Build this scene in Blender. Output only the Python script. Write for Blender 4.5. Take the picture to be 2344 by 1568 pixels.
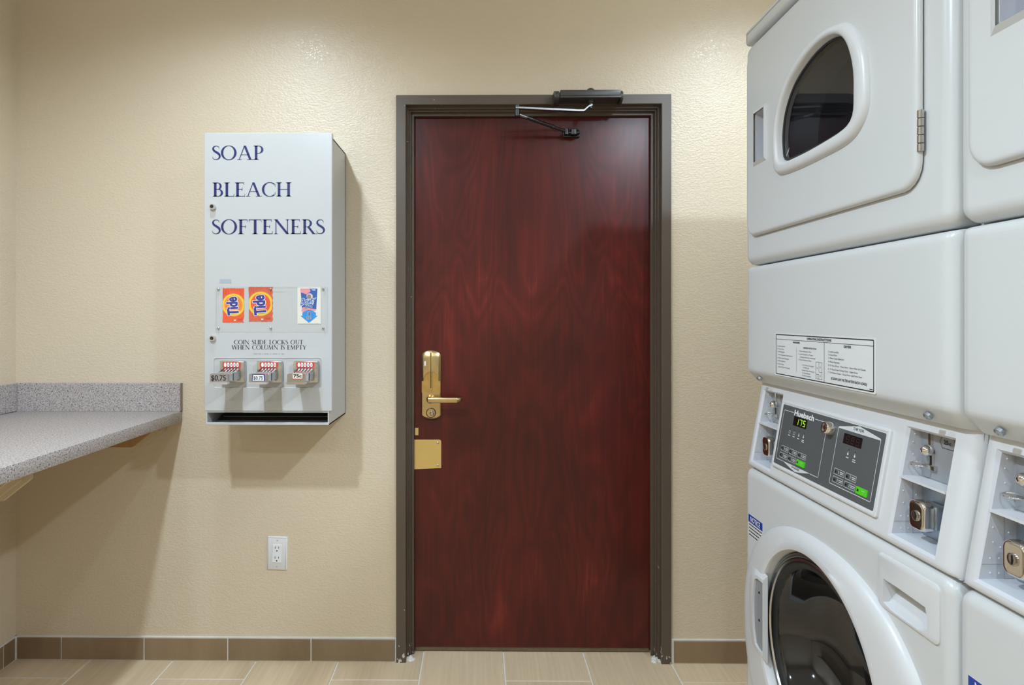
import bpy, bmesh, math, random
from mathutils import Vector, Matrix
from mathutils.geometry import tessellate_polygon

for _o in list(bpy.data.objects):
    bpy.data.objects.remove(_o)
SC = bpy.context.scene
COL = SC.collection
random.seed(7)

# ------------------------------------------------------------------ camera, world, exposure
H_CAM, D = 1.278, 2.27                       # eye height, distance to the door wall
F_PX, YAW = 1400.0, math.radians(0.6)
cam = bpy.data.cameras.new('camera')
cam.sensor_width = 36.0
cam.sensor_fit = 'HORIZONTAL'
cam.lens = 36.0 * F_PX / 2344.0
cam.shift_x = (1172.0 - (1100.0 - F_PX * math.tan(YAW))) / 2344.0
cam.shift_y = -(784.0 - 725.0) / 2344.0
cam.clip_start = 0.02
camo = bpy.data.objects.new('camera', cam)
camo.location = (0, 0, H_CAM)
camo.rotation_euler = (math.radians(90), 0, YAW)
COL.objects.link(camo)
SC.camera = camo

w = bpy.data.worlds.new('world')
w.use_nodes = True
w.node_tree.nodes['Background'].inputs[0].default_value = (0.9, 0.93, 1.0, 1)
w.node_tree.nodes['Background'].inputs[1].default_value = 0.05
SC.world = w
SC.view_settings.view_transform = 'Standard'
SC.view_settings.look = 'None'
SC.view_settings.gamma = 1.0
SC.view_settings.use_curve_mapping = False
SC.view_settings.exposure = 0.11

CEIL = 2.60
LIGHT_SPOTS = [(-0.80, 0.55, 104.0), (-0.80, 1.62, 32.0), (1.08, 0.36, 118.0), (1.08, 1.62, 40.0),
               (-1.20, -0.75, 46.0), (-0.05, -0.75, 50.0)]      # x, y, watts; the last two are added fill behind the camera
LIGHT_COL = (0.71, 0.855, 1.0)


# ------------------------------------------------------------------ materials
def new_mat(name):
    m = bpy.data.materials.new(name)
    m.use_nodes = True
    nt = m.node_tree
    return m, nt, nt.nodes['Principled BSDF']


def link(nt, a, b):
    nt.links.new(a, b)


def mat(name, col, rough=0.5, metal=0.0, spec=0.5, coat=0.0, emit=None, estr=0.0,
        var=0.0, vscale=8.0, bump=0.0, bscale=80.0, bdist=0.002, aniso=None):
    m, nt, p = new_mat(name)
    p.inputs['Base Color'].default_value = (*col, 1)
    p.inputs['Roughness'].default_value = rough
    p.inputs['Metallic'].default_value = metal
    p.inputs['Specular IOR Level'].default_value = spec
    p.inputs['Coat Weight'].default_value = coat
    p.inputs['Coat Roughness'].default_value = 0.08
    tc = nt.nodes.new('ShaderNodeTexCoord')
    src = tc.outputs['Object']
    if aniso:
        mp = nt.nodes.new('ShaderNodeMapping')
        mp.inputs['Scale'].default_value = aniso
        link(nt, src, mp.inputs['Vector'])
        src = mp.outputs['Vector']
    if var > 0:
        n = nt.nodes.new('ShaderNodeTexNoise')
        n.inputs['Scale'].default_value = vscale
        n.inputs['Detail'].default_value = 5
        link(nt, src, n.inputs['Vector'])
        mx = nt.nodes.new('ShaderNodeMix')
        mx.data_type = 'RGBA'
        mx.inputs['A'].default_value = (*[c * (1 - var) for c in col], 1)
        mx.inputs['B'].default_value = (*[min(1, c * (1 + var)) for c in col], 1)
        link(nt, n.outputs['Fac'], mx.inputs['Factor'])
        link(nt, mx.outputs['Result'], p.inputs['Base Color'])
    if bump > 0:
        n = nt.nodes.new('ShaderNodeTexNoise')
        n.inputs['Scale'].default_value = bscale
        n.inputs['Detail'].default_value = 3
        link(nt, src, n.inputs['Vector'])
        b = nt.nodes.new('ShaderNodeBump')
        b.inputs['Strength'].default_value = bump
        b.inputs['Distance'].default_value = bdist
        link(nt, n.outputs['Fac'], b.inputs['Height'])
        link(nt, b.outputs['Normal'], p.inputs['Normal'])
    if emit:
        p.inputs['Emission Color'].default_value = (*emit, 1)
        p.inputs['Emission Strength'].default_value = estr
    return m


def ramp(nt, src, stops):
    r = nt.nodes.new('ShaderNodeValToRGB')
    els = r.color_ramp.elements
    while len(els) < len(stops):
        els.new(0.5)
    for e, (pos, c) in zip(els, stops):
        e.position = pos
        e.color = (*c, 1)
    link(nt, src, r.inputs['Fac'])
    return r


def wall_paint(name, col):
    m, nt, p = new_mat(name)
    p.inputs['Roughness'].default_value = 0.30
    p.inputs['Specular IOR Level'].default_value = 0.5
    tc = nt.nodes.new('ShaderNodeTexCoord')
    mp = nt.nodes.new('ShaderNodeMapping')
    mp.inputs['Scale'].default_value = (1, 1, 1.5)
    link(nt, tc.outputs['Object'], mp.inputs['Vector'])
    n1 = nt.nodes.new('ShaderNodeTexNoise')
    n1.inputs['Scale'].default_value = 120
    n1.inputs['Detail'].default_value = 4
    n1.inputs['Distortion'].default_value = 0.15
    link(nt, mp.outputs['Vector'], n1.inputs['Vector'])
    cr = ramp(nt, n1.outputs['Fac'], [(0.38, (0, 0, 0)), (0.62, (1, 1, 1))])
    b = nt.nodes.new('ShaderNodeBump')
    b.inputs['Strength'].default_value = 0.30
    b.inputs['Distance'].default_value = 0.002
    link(nt, cr.outputs['Color'], b.inputs['Height'])
    link(nt, b.outputs['Normal'], p.inputs['Normal'])
    n2 = nt.nodes.new('ShaderNodeTexNoise')
    n2.inputs['Scale'].default_value = 1.7
    n2.inputs['Detail'].default_value = 4
    link(nt, tc.outputs['Object'], n2.inputs['Vector'])
    r2 = ramp(nt, n2.outputs['Fac'], [(0.3, tuple(c * 0.97 for c in col)), (0.7, tuple(c * 1.03 for c in col))])
    link(nt, r2.outputs['Color'], p.inputs['Base Color'])
    return m


def wood_door(name):
    m, nt, p = new_mat(name)
    p.inputs['Roughness'].default_value = 0.32
    p.inputs['Specular IOR Level'].default_value = 0.26
    p.inputs['Coat Weight'].default_value = 0.3
    p.inputs['Coat Roughness'].default_value = 0.24
    tc = nt.nodes.new('ShaderNodeTexCoord')
    # flame figure: contour lines of a noise field stretched along the height, mirrored about the centre
    sep = nt.nodes.new('ShaderNodeSeparateXYZ')
    link(nt, tc.outputs['Object'], sep.inputs[0])
    off = nt.nodes.new('ShaderNodeMath'); off.operation = 'SUBTRACT'
    off.inputs[1].default_value = 0.45
    link(nt, sep.outputs['X'], off.inputs[0])
    ab = nt.nodes.new('ShaderNodeMath'); ab.operation = 'ABSOLUTE'
    link(nt, off.outputs[0], ab.inputs[0])
    cmb = nt.nodes.new('ShaderNodeCombineXYZ')
    link(nt, ab.outputs[0], cmb.inputs['X'])
    link(nt, sep.outputs['Z'], cmb.inputs['Z'])
    mp = nt.nodes.new('ShaderNodeMapping')
    mp.inputs['Scale'].default_value = (3.2, 1, 0.9)
    mp.inputs['Location'].default_value = (3.1, 0, 1.7)
    link(nt, cmb.outputs[0], mp.inputs['Vector'])
    n = nt.nodes.new('ShaderNodeTexNoise')
    n.inputs['Scale'].default_value = 1.35
    n.inputs['Detail'].default_value = 2.5
    n.inputs['Distortion'].default_value = 0.5
    link(nt, mp.outputs['Vector'], n.inputs['Vector'])
    mul = nt.nodes.new('ShaderNodeMath'); mul.operation = 'MULTIPLY'
    mul.inputs[1].default_value = 26.0
    link(nt, n.outputs['Fac'], mul.inputs[0])
    fr = nt.nodes.new('ShaderNodeMath'); fr.operation = 'PINGPONG'
    fr.inputs[1].default_value = 1.0
    link(nt, mul.outputs[0], fr.inputs[0])
    # fine fibres
    mp2 = nt.nodes.new('ShaderNodeMapping')
    mp2.inputs['Scale'].default_value = (110, 1, 3.0)
    link(nt, tc.outputs['Object'], mp2.inputs['Vector'])
    n2 = nt.nodes.new('ShaderNodeTexNoise')
    n2.inputs['Scale'].default_value = 1.0
    n2.inputs['Detail'].default_value = 6
    n2.inputs['Distortion'].default_value = 0.4
    link(nt, mp2.outputs['Vector'], n2.inputs['Vector'])
    # blotches of stain
    mp3 = nt.nodes.new('ShaderNodeMapping')
    mp3.inputs['Scale'].default_value = (3.0, 1, 1.2)
    link(nt, tc.outputs['Object'], mp3.inputs['Vector'])
    n3 = nt.nodes.new('ShaderNodeTexNoise')
    n3.inputs['Scale'].default_value = 1.6
    n3.inputs['Detail'].default_value = 4
    link(nt, mp3.outputs['Vector'], n3.inputs['Vector'])
    a1 = nt.nodes.new('ShaderNodeMath'); a1.operation = 'MULTIPLY_ADD'
    a1.inputs[1].default_value = 0.15
    link(nt, fr.outputs[0], a1.inputs[0])
    hf = nt.nodes.new('ShaderNodeMath'); hf.operation = 'MULTIPLY'
    hf.inputs[1].default_value = 0.38
    link(nt, n2.outputs['Fac'], hf.inputs[0])
    link(nt, hf.outputs[0], a1.inputs[2])
    a2 = nt.nodes.new('ShaderNodeMath'); a2.operation = 'MULTIPLY_ADD'
    a2.inputs[1].default_value = 0.75
    link(nt, n3.outputs['Fac'], a2.inputs[0])
    link(nt, a1.outputs[0], a2.inputs[2])
    cr = ramp(nt, a2.outputs[0], [(0.44, (0.046, 0.0050, 0.0036)), (0.62, (0.070, 0.0066, 0.0046)), (0.78, (0.098, 0.0088, 0.0058)),
                                  (0.9, (0.155, 0.017, 0.009))])
    link(nt, cr.outputs['Color'], p.inputs['Base Color'])
    b = nt.nodes.new('ShaderNodeBump')
    b.inputs['Strength'].default_value = 0.05
    b.inputs['Distance'].default_value = 0.0008
    link(nt, n2.outputs['Fac'], b.inputs['Height'])
    link(nt, b.outputs['Normal'], p.inputs['Normal'])
    link(nt, b.outputs['Normal'], p.inputs['Coat Normal'])
    return m


def frame_paint(name):
    m, nt, p = new_mat(name)
    p.inputs['Roughness'].default_value = 0.36
    tc = nt.nodes.new('ShaderNodeTexCoord')
    sep = nt.nodes.new('ShaderNodeSeparateXYZ')
    link(nt, tc.outputs['Object'], sep.inputs[0])
    n = nt.nodes.new('ShaderNodeTexNoise')
    n.inputs['Scale'].default_value = 55
    n.inputs['Detail'].default_value = 5
    link(nt, tc.outputs['Object'], n.inputs['Vector'])
    # chipped paint near the floor, a few nicks higher up
    mr = nt.nodes.new('ShaderNodeMapRange')
    mr.inputs['From Min'].default_value = 0.0
    mr.inputs['From Max'].default_value = 0.09
    mr.inputs['To Min'].default_value = 0.13
    mr.inputs['To Max'].default_value = -0.075
    link(nt, sep.outputs['Z'], mr.inputs['Value'])
    ad = nt.nodes.new('ShaderNodeMath'); ad.operation = 'ADD'
    link(nt, n.outputs['Fac'], ad.inputs[0])
    link(nt, mr.outputs['Result'], ad.inputs[1])
    cr = ramp(nt, ad.outputs[0], [(0.66, (0.094, 0.070, 0.051)), (0.685, (0.62, 0.58, 0.52))])
    link(nt, cr.outputs['Color'], p.inputs['Base Color'])
    return m


def tile_mat(name, c1, c2, axis, scale):
    m, nt, p = new_mat(name)
    p.inputs['Roughness'].default_value = 0.38
    tc = nt.nodes.new('ShaderNodeTexCoord')
    oi = nt.nodes.new('ShaderNodeObjectInfo')
    ad = nt.nodes.new('ShaderNodeVectorMath'); ad.operation = 'MULTIPLY_ADD'
    ad.inputs[1].default_value = (7.0, 7.0, 7.0)
    link(nt, oi.outputs['Random'], ad.inputs[0])
    link(nt, tc.outputs['Object'], ad.inputs[2])
    mp = nt.nodes.new('ShaderNodeMapping')
    mp.inputs['Scale'].default_value = scale
    link(nt, ad.outputs[0], mp.inputs['Vector'])
    n = nt.nodes.new('ShaderNodeTexNoise')
    n.inputs['Scale'].default_value = 1.0
    n.inputs['Detail'].default_value = 7
    n.inputs['Roughness'].default_value = 0.62
    link(nt, mp.outputs['Vector'], n.inputs['Vector'])
    cr = ramp(nt, n.outputs['Fac'], [(0.3, c1), (0.72, c2)])
    hs = nt.nodes.new('ShaderNodeHueSaturation')
    mr = nt.nodes.new('ShaderNodeMapRange')
    mr.inputs['To Min'].default_value = 0.93
    mr.inputs['To Max'].default_value = 1.07
    link(nt, oi.outputs['Random'], mr.inputs['Value'])
    link(nt, mr.outputs['Result'], hs.inputs['Value'])
    link(nt, cr.outputs['Color'], hs.inputs['Color'])
    link(nt, hs.outputs['Color'], p.inputs['Base Color'])
    b = nt.nodes.new('ShaderNodeBump')
    b.inputs['Strength'].default_value = 0.08
    b.inputs['Distance'].default_value = 0.001
    link(nt, n.outputs['Fac'], b.inputs['Height'])
    link(nt, b.outputs['Normal'], p.inputs['Normal'])
    return m


def laminate(name):
    m, nt, p = new_mat(name)
    p.inputs['Roughness'].default_value = 0.4
    tc = nt.nodes.new('ShaderNodeTexCoord')
    n = nt.nodes.new('ShaderNodeTexNoise')
    n.inputs['Scale'].default_value = 250
    n.inputs['Detail'].default_value = 2
    n.inputs['Distortion'].default_value = 0.3
    link(nt, tc.outputs['Object'], n.inputs['Vector'])
    n2 = nt.nodes.new('ShaderNodeTexNoise')
    n2.inputs['Scale'].default_value = 430
    n2.inputs['Detail'].default_value = 1
    link(nt, tc.outputs['Object'], n2.inputs['Vector'])
    r1 = ramp(nt, n.outputs['Fac'], [(0.35, (0.085, 0.076, 0.08)), (0.41, (0.36, 0.315, 0.30)), (0.53, (0.46, 0.405, 0.385)), (0.66, (0.58, 0.52, 0.49))])
    r2 = ramp(nt, n2.outputs['Fac'], [(0.33, (0.6, 0.6, 0.63)), (0.46, (1, 1, 1))])
    mx = nt.nodes.new('ShaderNodeMix'); mx.data_type = 'RGBA'; mx.blend_type = 'MULTIPLY'
    mx.inputs['Factor'].default_value = 0.8
    link(nt, r1.outputs['Color'], mx.inputs['A'])
    link(nt, r2.outputs['Color'], mx.inputs['B'])
    link(nt, mx.outputs['Result'], p.inputs['Base Color'])
    return m


def tinted_glass(name, tint, fres=1.45):
    m, nt, p = new_mat(name)
    out = [n for n in nt.nodes if n.type == 'OUTPUT_MATERIAL'][0]
    tr = nt.nodes.new('ShaderNodeBsdfTransparent')
    tr.inputs['Color'].default_value = (*tint, 1)
    gl = nt.nodes.new('ShaderNodeBsdfGlossy')
    gl.inputs['Roughness'].default_value = 0.02
    if fres < 1.2:                      # thin flat sheet: constant faint reflection
        fz = nt.nodes.new('ShaderNodeValue')
        fz.outputs[0].default_value = 0.025
    else:
        fz = nt.nodes.new('ShaderNodeFresnel')
        fz.inputs['IOR'].default_value = fres
    ms = nt.nodes.new('ShaderNodeMixShader')
    link(nt, fz.outputs[0], ms.inputs[0])
    link(nt, tr.outputs[0], ms.inputs[1])
    link(nt, gl.outputs[0], ms.inputs[2])
    link(nt, ms.outputs[0], out.inputs['Surface'])
    nt.nodes.remove(p)
    return m


M = dict(
    wall=wall_paint('wall_paint', (0.645, 0.54, 0.395)),
    ceiling=mat('ceiling_paint', (0.80, 0.79, 0.76), 0.9, bump=0.2, bscale=60),
    door=wood_door('mahogany_veneer'),
    frame=frame_paint('bronze_frame_paint'),
    closer=mat('dark_bronze_metal', (0.075, 0.072, 0.070), 0.38, 0.5, var=0.15, vscale=30),
    closer_arm=mat('black_steel', (0.06, 0.06, 0.062), 0.33, 0.9, var=0.1),
    steel=mat('bright_steel', (0.26, 0.26, 0.26), 0.34, 1.0, var=0.08, vscale=40),
    floor_tile=tile_mat('floor_tile_glaze', (0.585, 0.445, 0.285), (0.695, 0.545, 0.365), 'Y', (95, 3.5, 1)),
    base_tile=tile_mat('base_tile_glaze', (0.20, 0.132, 0.070), (0.305, 0.213, 0.124), 'X', (6, 1, 150)),
    grout=mat('grout', (0.74, 0.70, 0.63), 0.9, var=0.1, vscale=60, bump=0.3, bscale=200),
    caulk=mat('white_caulk', (0.72, 0.70, 0.64), 0.6, var=0.15, vscale=30),
    laminate=laminate('speckled_laminate'),
    core=mat('particleboard', (0.42, 0.24, 0.10), 0.8, var=0.25, vscale=60, bump=0.2, bscale=150),
    core_dark=mat('backsplash_end', (0.30, 0.25, 0.21), 0.7, var=0.2, vscale=80),
    bracket=mat('painted_bracket', (0.60, 0.50, 0.34), 0.5, var=0.06, bump=0.1),
    enamel=mat('white_enamel', (0.62, 0.635, 0.635), 0.30, spec=0.5, var=0.01, vscale=3, bump=0.02, bscale=900, bdist=0.0003),
    plastic=mat('white_plastic', (0.65, 0.66, 0.67), 0.33, var=0.01, vscale=4),
    plastic_grey=mat('grey_plastic', (0.46, 0.47, 0.52), 0.4, var=0.05, vscale=20),
    niche=mat('niche_lining', (0.62, 0.64, 0.68), 0.35, var=0.03, vscale=20, bump=0.05, bscale=60),
    zinc=mat('zinc_plate', (0.42, 0.48, 0.54), 0.28, 0.85, var=0.12, vscale=35),
    nicheback=mat('grey_plate', (0.34, 0.35, 0.37), 0.4, 0.3, var=0.05, vscale=25),
    chrome=mat('chrome', (0.72, 0.70, 0.68), 0.08, 1.0, var=0.02),
    chrome_dull=mat('worn_chrome', (0.52, 0.51, 0.50), 0.2, 1.0, var=0.2, vscale=60),
    brass=mat('antique_brass', (0.60, 0.45, 0.23), 0.30, 1.0, var=0.18, vscale=28, bump=0.04, bscale=300, bdist=0.0005),
    brass_worn=mat('worn_brass', (0.60, 0.40, 0.15), 0.34, 1.0, var=0.25, vscale=45),
    brass_flat=mat('polished_brass_plate', (0.78, 0.62, 0.27), 0.30, 1.0, var=0.06, vscale=15),
    black=mat('black', (0.008, 0.008, 0.008), 0.5, var=0.05),
    rubber=mat('black_rubber', (0.012, 0.012, 0.013), 0.55, var=0.2, vscale=30),
    cavity=mat('dark_cavity', (0.02, 0.021, 0.022), 0.6, 0.2, var=0.2),
    drum=mat('steel_drum', (0.30, 0.29, 0.28), 0.22, 1.0, var=0.25, vscale=9),
    tint=tinted_glass('smoked_glass', (0.70, 0.73, 0.77), 1.62),
    bowl=mat('dark_bowl_glass', (0.010, 0.010, 0.011), 0.04, spec=0.6, coat=0.25, var=0.1),
    clear=tinted_glass('clear_acrylic', (1.0, 1.0, 1.0), 1.12),
    rimglass=mat('glass_rim', (0.20, 0.23, 0.24), 0.12, 0.65, var=0.15, vscale=12),
    cabinet=mat('dispenser_paint', (0.50, 0.50, 0.49), 0.28, var=0.01, vscale=4),
    cab_in=mat('dispenser_inside', (0.10, 0.11, 0.095), 0.6, 0.2, var=0.2, vscale=20),
    navy=mat('navy_print', (0.008, 0.014, 0.11), 0.4, var=0.1),
    ink=mat('dark_ink', (0.012, 0.014, 0.04), 0.5, var=0.1),
    inkblack=mat('black_ink', (0.012, 0.012, 0.013), 0.5, var=0.1),
    inkgrey=mat('grey_ink', (0.20, 0.20, 0.22), 0.5, var=0.1),
    paper=mat('label_paper', (0.70, 0.715, 0.715), 0.4, var=0.02),
    white=mat('white_print', (0.78, 0.79, 0.80), 0.45, var=0.02),
    packet=mat('orange_packet', (0.80, 0.085, 0.022), 0.35, var=0.12, vscale=40, bump=0.1, bscale=120),
    packet_worn=mat('faded_orange_packet', (0.62, 0.105, 0.05), 0.4, var=0.2, vscale=60, bump=0.15, bscale=120),
    packet_dk=mat('dark_orange_print', (0.42, 0.03, 0.012), 0.4, var=0.2, vscale=90),
    yellow=mat('yellow_print', (0.80, 0.52, 0.025), 0.4, var=0.15, vscale=30),
    orange=mat('orange_print', (0.86, 0.22, 0.03), 0.4, var=0.12, vscale=30),
    royal=mat('royal_blue_print', (0.025, 0.025, 0.24), 0.4, var=0.1),
    blue=mat('blue_print', (0.012, 0.10, 0.36), 0.4, var=0.15, vscale=40),
    skyblue=mat('bright_blue_print', (0.02, 0.25, 0.62), 0.4, var=0.08),
    pink=mat('pink_print', (0.72, 0.27, 0.30), 0.4, var=0.2, vscale=60),
    pale=mat('pale_pink_print', (0.72, 0.52, 0.52), 0.4, var=0.2, vscale=60),
    cream=mat('cream_paper', (0.72, 0.69, 0.60), 0.45, var=0.03),
    sticker=mat('pale_blue_sticker', (0.37, 0.39, 0.43), 0.5, var=0.06, vscale=60),
    red=mat('red_print', (0.62, 0.045, 0.02), 0.35, var=0.1),
    panel=mat('grey_overlay', (0.092, 0.100, 0.103), 0.42, var=0.03),
    panelline=mat('overlay_print', (0.62, 0.64, 0.65), 0.45, var=0.02),
    display=mat('display_window', (0.010, 0.008, 0.008), 0.12, var=0.1),
    digit_off=mat('unlit_segments', (0.034, 0.022, 0.021), 0.4, var=0.1),
    digit_on=mat('lit_segments', (0.2, 0.6, 0.02), 0.4, emit=(0.42, 1.0, 0.05), estr=1.1, var=0.02),
    green=mat('green_button', (0.06, 0.48, 0.012), 0.35, emit=(0.10, 0.8, 0.01), estr=0.12, var=0.03),
    notice=mat('notice_blue', (0.012, 0.045, 0.33), 0.4, var=0.05),
    outlet=mat('outlet_plastic', (0.76, 0.76, 0.77), 0.3, var=0.01),
    lens=mat('lamp_lens', (0.9, 0.9, 0.85), 0.4, emit=LIGHT_COL, estr=20.0, var=0.01),
    sweep=mat('door_bottom', (0.16, 0.11, 0.06), 0.6, var=0.3, vscale=60),
)


# ------------------------------------------------------------------ geometry helpers
def rootloc(o):
    while o is not None and o.parent is not None:
        o = o.parent
    return Vector(o.location) if o is not None else Vector((0, 0, 0))


class MB:
    """collects faces (world coordinates) and links them as one mesh object"""

    def __init__(self):
        self.v, self.f = [], []

    def add(self, vs, fs):
        b = len(self.v)
        self.v += [tuple(x) for x in vs]
        self.f += [tuple(i + b for i in f) for f in fs]
        return self

    def quad(self, *p):
        return self.add(p, [tuple(range(len(p)))])

    def box(self, x0, x1, y0, y1, z0, z1, r=0.0, seg=2):
        bm = bmesh.new()
        bmesh.ops.create_cube(bm, size=1.0)
        bmesh.ops.scale(bm, vec=(abs(x1 - x0), abs(y1 - y0), abs(z1 - z0)), verts=bm.verts)
        bmesh.ops.translate(bm, vec=((x0 + x1) / 2, (y0 + y1) / 2, (z0 + z1) / 2), verts=bm.verts)
        if r > 0:
            bmesh.ops.bevel(bm, geom=bm.edges[:], offset=r, offset_type='OFFSET', segments=seg, profile=0.5,
                            affect='EDGES', clamp_overlap=True)
        bm.verts.index_update()
        self.add([v.co[:] for v in bm.verts], [[v.index for v in f.verts] for f in bm.faces])
        bm.free()
        return self

    def loft(self, rings, close=True, cap0=False, cap1=False):
        n = len(rings[0])
        vs = [p for r in rings for p in r]
        fs = []
        for i in range(len(rings) - 1):
            for k in range(n if close else n - 1):
                a, b = i * n + k, i * n + (k + 1) % n
                fs.append((a, b, b + n, a + n))
        self.add(vs, fs)
        for flag, r in ((cap0, rings[0]), (cap1, rings[-1])):
            if flag:
                self.tess([r])
        return self

    def tess(self, loops):
        pts = [p for l in loops for p in l]
        tris = tessellate_polygon([[Vector(p) for p in l] for l in loops])
        return self.add(pts, tris)

    def lathe(self, prof, c, axis, n=24, cap0=False, cap1=False):
        ax = Vector(axis).normalized()
        t = Vector((0, 0, 1)) if abs(ax.z) < 0.9 else Vector((1, 0, 0))
        u = ax.cross(t).normalized()
        v = ax.cross(u)
        c = Vector(c)
        rings = []
        for (r, h) in prof:
            rings.append([c + ax * h + (u * math.cos(2 * math.pi * k / n) + v * math.sin(2 * math.pi * k / n)) * max(r, 1e-5)
                          for k in range(n)])
        return self.loft(rings, cap0=cap0, cap1=cap1)

    def tube(self, path, r, n=10, rr=None):
        P = [Vector(p) for p in path]
        rings = []
        for i, p in enumerate(P):
            d = (P[min(i + 1, len(P) - 1)] - P[max(i - 1, 0)]).normalized()
            t = Vector((0, 0, 1)) if abs(d.z) < 0.95 else Vector((1, 0, 0))
            u = d.cross(t).normalized()
            v = d.cross(u)
            q = rr[i] if rr else r
            rings.append([p + (u * math.cos(2 * math.pi * k / n) + v * math.sin(2 * math.pi * k / n)) * q for k in range(n)])
        return self.loft(rings, cap0=True, cap1=True)

    def prism(self, loop, mp, d0, d1, r=0.0):
        """extrude a 2-D loop between depths d0 and d1; mp(u, v, d) -> world"""
        a = [mp(u, v, d0) for u, v in loop]
        b = [mp(u, v, d1) for u, v in loop]
        return self.loft([a, b], cap0=True, cap1=True)

    def build(self, name, material, parent=None, smooth=None, bevel=None):
        me = bpy.data.meshes.new(name)
        o0 = rootloc(parent)
        me.from_pydata([(x - o0.x, y - o0.y, z - o0.z) for x, y, z in self.v], [], self.f)
        me.update()
        bm = bmesh.new(); bm.from_mesh(me)
        bmesh.ops.remove_doubles(bm, verts=bm.verts, dist=1e-6)
        bmesh.ops.recalc_face_normals(bm, faces=bm.faces)
        bm.to_mesh(me); bm.free()
        if smooth:
            me.polygons.foreach_set('use_smooth', [True] * len(me.polygons))
            me.set_sharp_from_angle(angle=math.radians(smooth))
        me.materials.append(material)
        o = bpy.data.objects.new(name, me)
        COL.objects.link(o)
        if parent is not None:
            o.parent = parent
        return o


def tag(o, label=None, cat=None, group=None, kind=None):
    if label: o['label'] = label
    if cat: o['category'] = cat
    if group: o['group'] = group
    if kind: o['kind'] = kind
    return o


def thing(name, loc, label, cat, group=None):
    o = bpy.data.objects.new(name, None)
    o.empty_display_size = 0.1
    o.location = loc
    COL.objects.link(o)
    return tag(o, label, cat, group)


def copy_tree(o, parent=None):
    c = o.copy()
    COL.objects.link(c)
    c.parent = parent
    for ch in o.children:
        copy_tree(ch, c)
    return c


def rrect(u0, u1, v0, v1, r, n=5):
    pts = []
    for cx, cy, a0 in ((u1 - r, v1 - r, 0), (u0 + r, v1 - r, 90), (u0 + r, v0 + r, 180), (u1 - r, v0 + r, 270)):
        for k in range(n + 1):
            a = math.radians(a0 + 90.0 * k / n)
            pts.append((cx + r * math.cos(a), cy + r * math.sin(a)))
    return pts


def catmull(pts, per=6, closed=True):
    out = []
    n = len(pts)
    rng = range(n if closed else n - 1)
    for i in rng:
        if closed:
            p0, p1, p2, p3 = pts[i - 1], pts[i], pts[(i + 1) % n], pts[(i + 2) % n]
        else:
            p0, p1, p2, p3 = pts[max(i - 1, 0)], pts[i], pts[i + 1], pts[min(i + 2, n - 1)]
        for k in range(per):
            t = k / per
            out.append(tuple(0.5 * ((2 * b) + (-a + c) * t + (2 * a - 5 * b + 4 * c - d) * t * t + (-a + 3 * b - 3 * c + d) * t ** 3)
                             for a, b, c, d in zip(p0, p1, p2, p3)))
    if not closed:
        out.append(tuple(pts[-1]))
    return out


def inset(loop, d):
    """offset a closed loop inwards (positive d) along averaged normals"""
    n = len(loop)
    area = sum(loop[i][0] * loop[(i + 1) % n][1] - loop[(i + 1) % n][0] * loop[i][1] for i in range(n))
    sg = 1 if area > 0 else -1
    out = []
    for i in range(n):
        a, b = Vector(loop[i - 1]), Vector(loop[(i + 1) % n])
        t = (b - a).normalized()
        nrm = Vector((-t.y, t.x)) * sg
        out.append((loop[i][0] + nrm.x * d, loop[i][1] + nrm.y * d))
    return out


# ------------------------------------------------------------------ lettering
_TC = {}


def text_geo(body, bold=0.0, shear=0.0):
    key = (body, bold, shear)
    if key not in _TC:
        cu = bpy.data.curves.new('lettering_curve', 'FONT')
        cu.body = body
        cu.size = 1.0
        cu.resolution_u = 3
        cu.offset = bold
        cu.shear = shear
        ob = bpy.data.objects.new('lettering_curve', cu)
        me = bpy.data.meshes.new_from_object(ob)
        _TC[key] = ([v.co[:2] for v in me.vertices], [tuple(p.vertices) for p in me.polygons])
        bpy.data.objects.remove(ob)
        bpy.data.curves.remove(cu)
        bpy.data.meshes.remove(me)
    return _TC[key]


_CAP = []


def text(mb, mp, body, x, y, cap, width=None, bold=0.0, shear=0.0, align='L', rot=0.0, n=0.0):
    """flat sans lettering: baseline start (x, y), cap height, optional total width, mp(u, v, n) -> world"""
    if not _CAP:
        _CAP.append(max(p[1] for p in text_geo('H')[0]))
    vs, fs = text_geo(body, bold, shear)
    x0, x1 = min(p[0] for p in vs), max(p[0] for p in vs)
    sy = cap / _CAP[0]
    sx = width / (x1 - x0) if width else sy
    W = (x1 - x0) * sx
    dx = {'L': 0, 'C': -W / 2, 'R': -W}[align]
    ca, sa = math.cos(rot), math.sin(rot)
    out = []
    for px, py in vs:
        a, b = (px - x0) * sx + dx, py * sy
        out.append(mp(x + a * ca - b * sa, y + a * sa + b * ca, n))
    mb.add(out, fs)


def g_quad(L, *p): L.append(list(p))


def g_stem(L, x, w=.150, y0=0., y1=1., sl=.085, top=True, bot=True):
    g_quad(L, (x, y0), (x + w, y0), (x + w, y1), (x, y1))
    for on, y, s in ((bot, y0, 1), (top, y1, -1)):
        if on:
            g_quad(L, (x - sl, y), (x + w + sl, y), (x + w + sl, y + s * .028), (x - sl, y + s * .028))
            g_quad(L, (x - .035, y + s * .028), (x + w + .035, y + s * .028), (x + w, y + s * .075), (x, y + s * .075))


def g_hbar(L, x0, x1, y, t=.04): g_quad(L, (x0, y), (x1, y), (x1, y + t), (x0, y + t))


def g_ring(L, cx, cy, rx, ry, a0, a1, wt, wn, n=28):
    for k in range(n):
        A, B = math.radians(a0 + (a1 - a0) * k / n), math.radians(a0 + (a1 - a0) * (k + 1) / n)
        o = lambda a: (cx + rx * math.cos(a), cy + ry * math.sin(a))
        i = lambda a: (cx + (rx - wt) * math.cos(a), cy + (ry - wn) * math.sin(a))
        g_quad(L, o(A), o(B), i(B), i(A))


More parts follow.
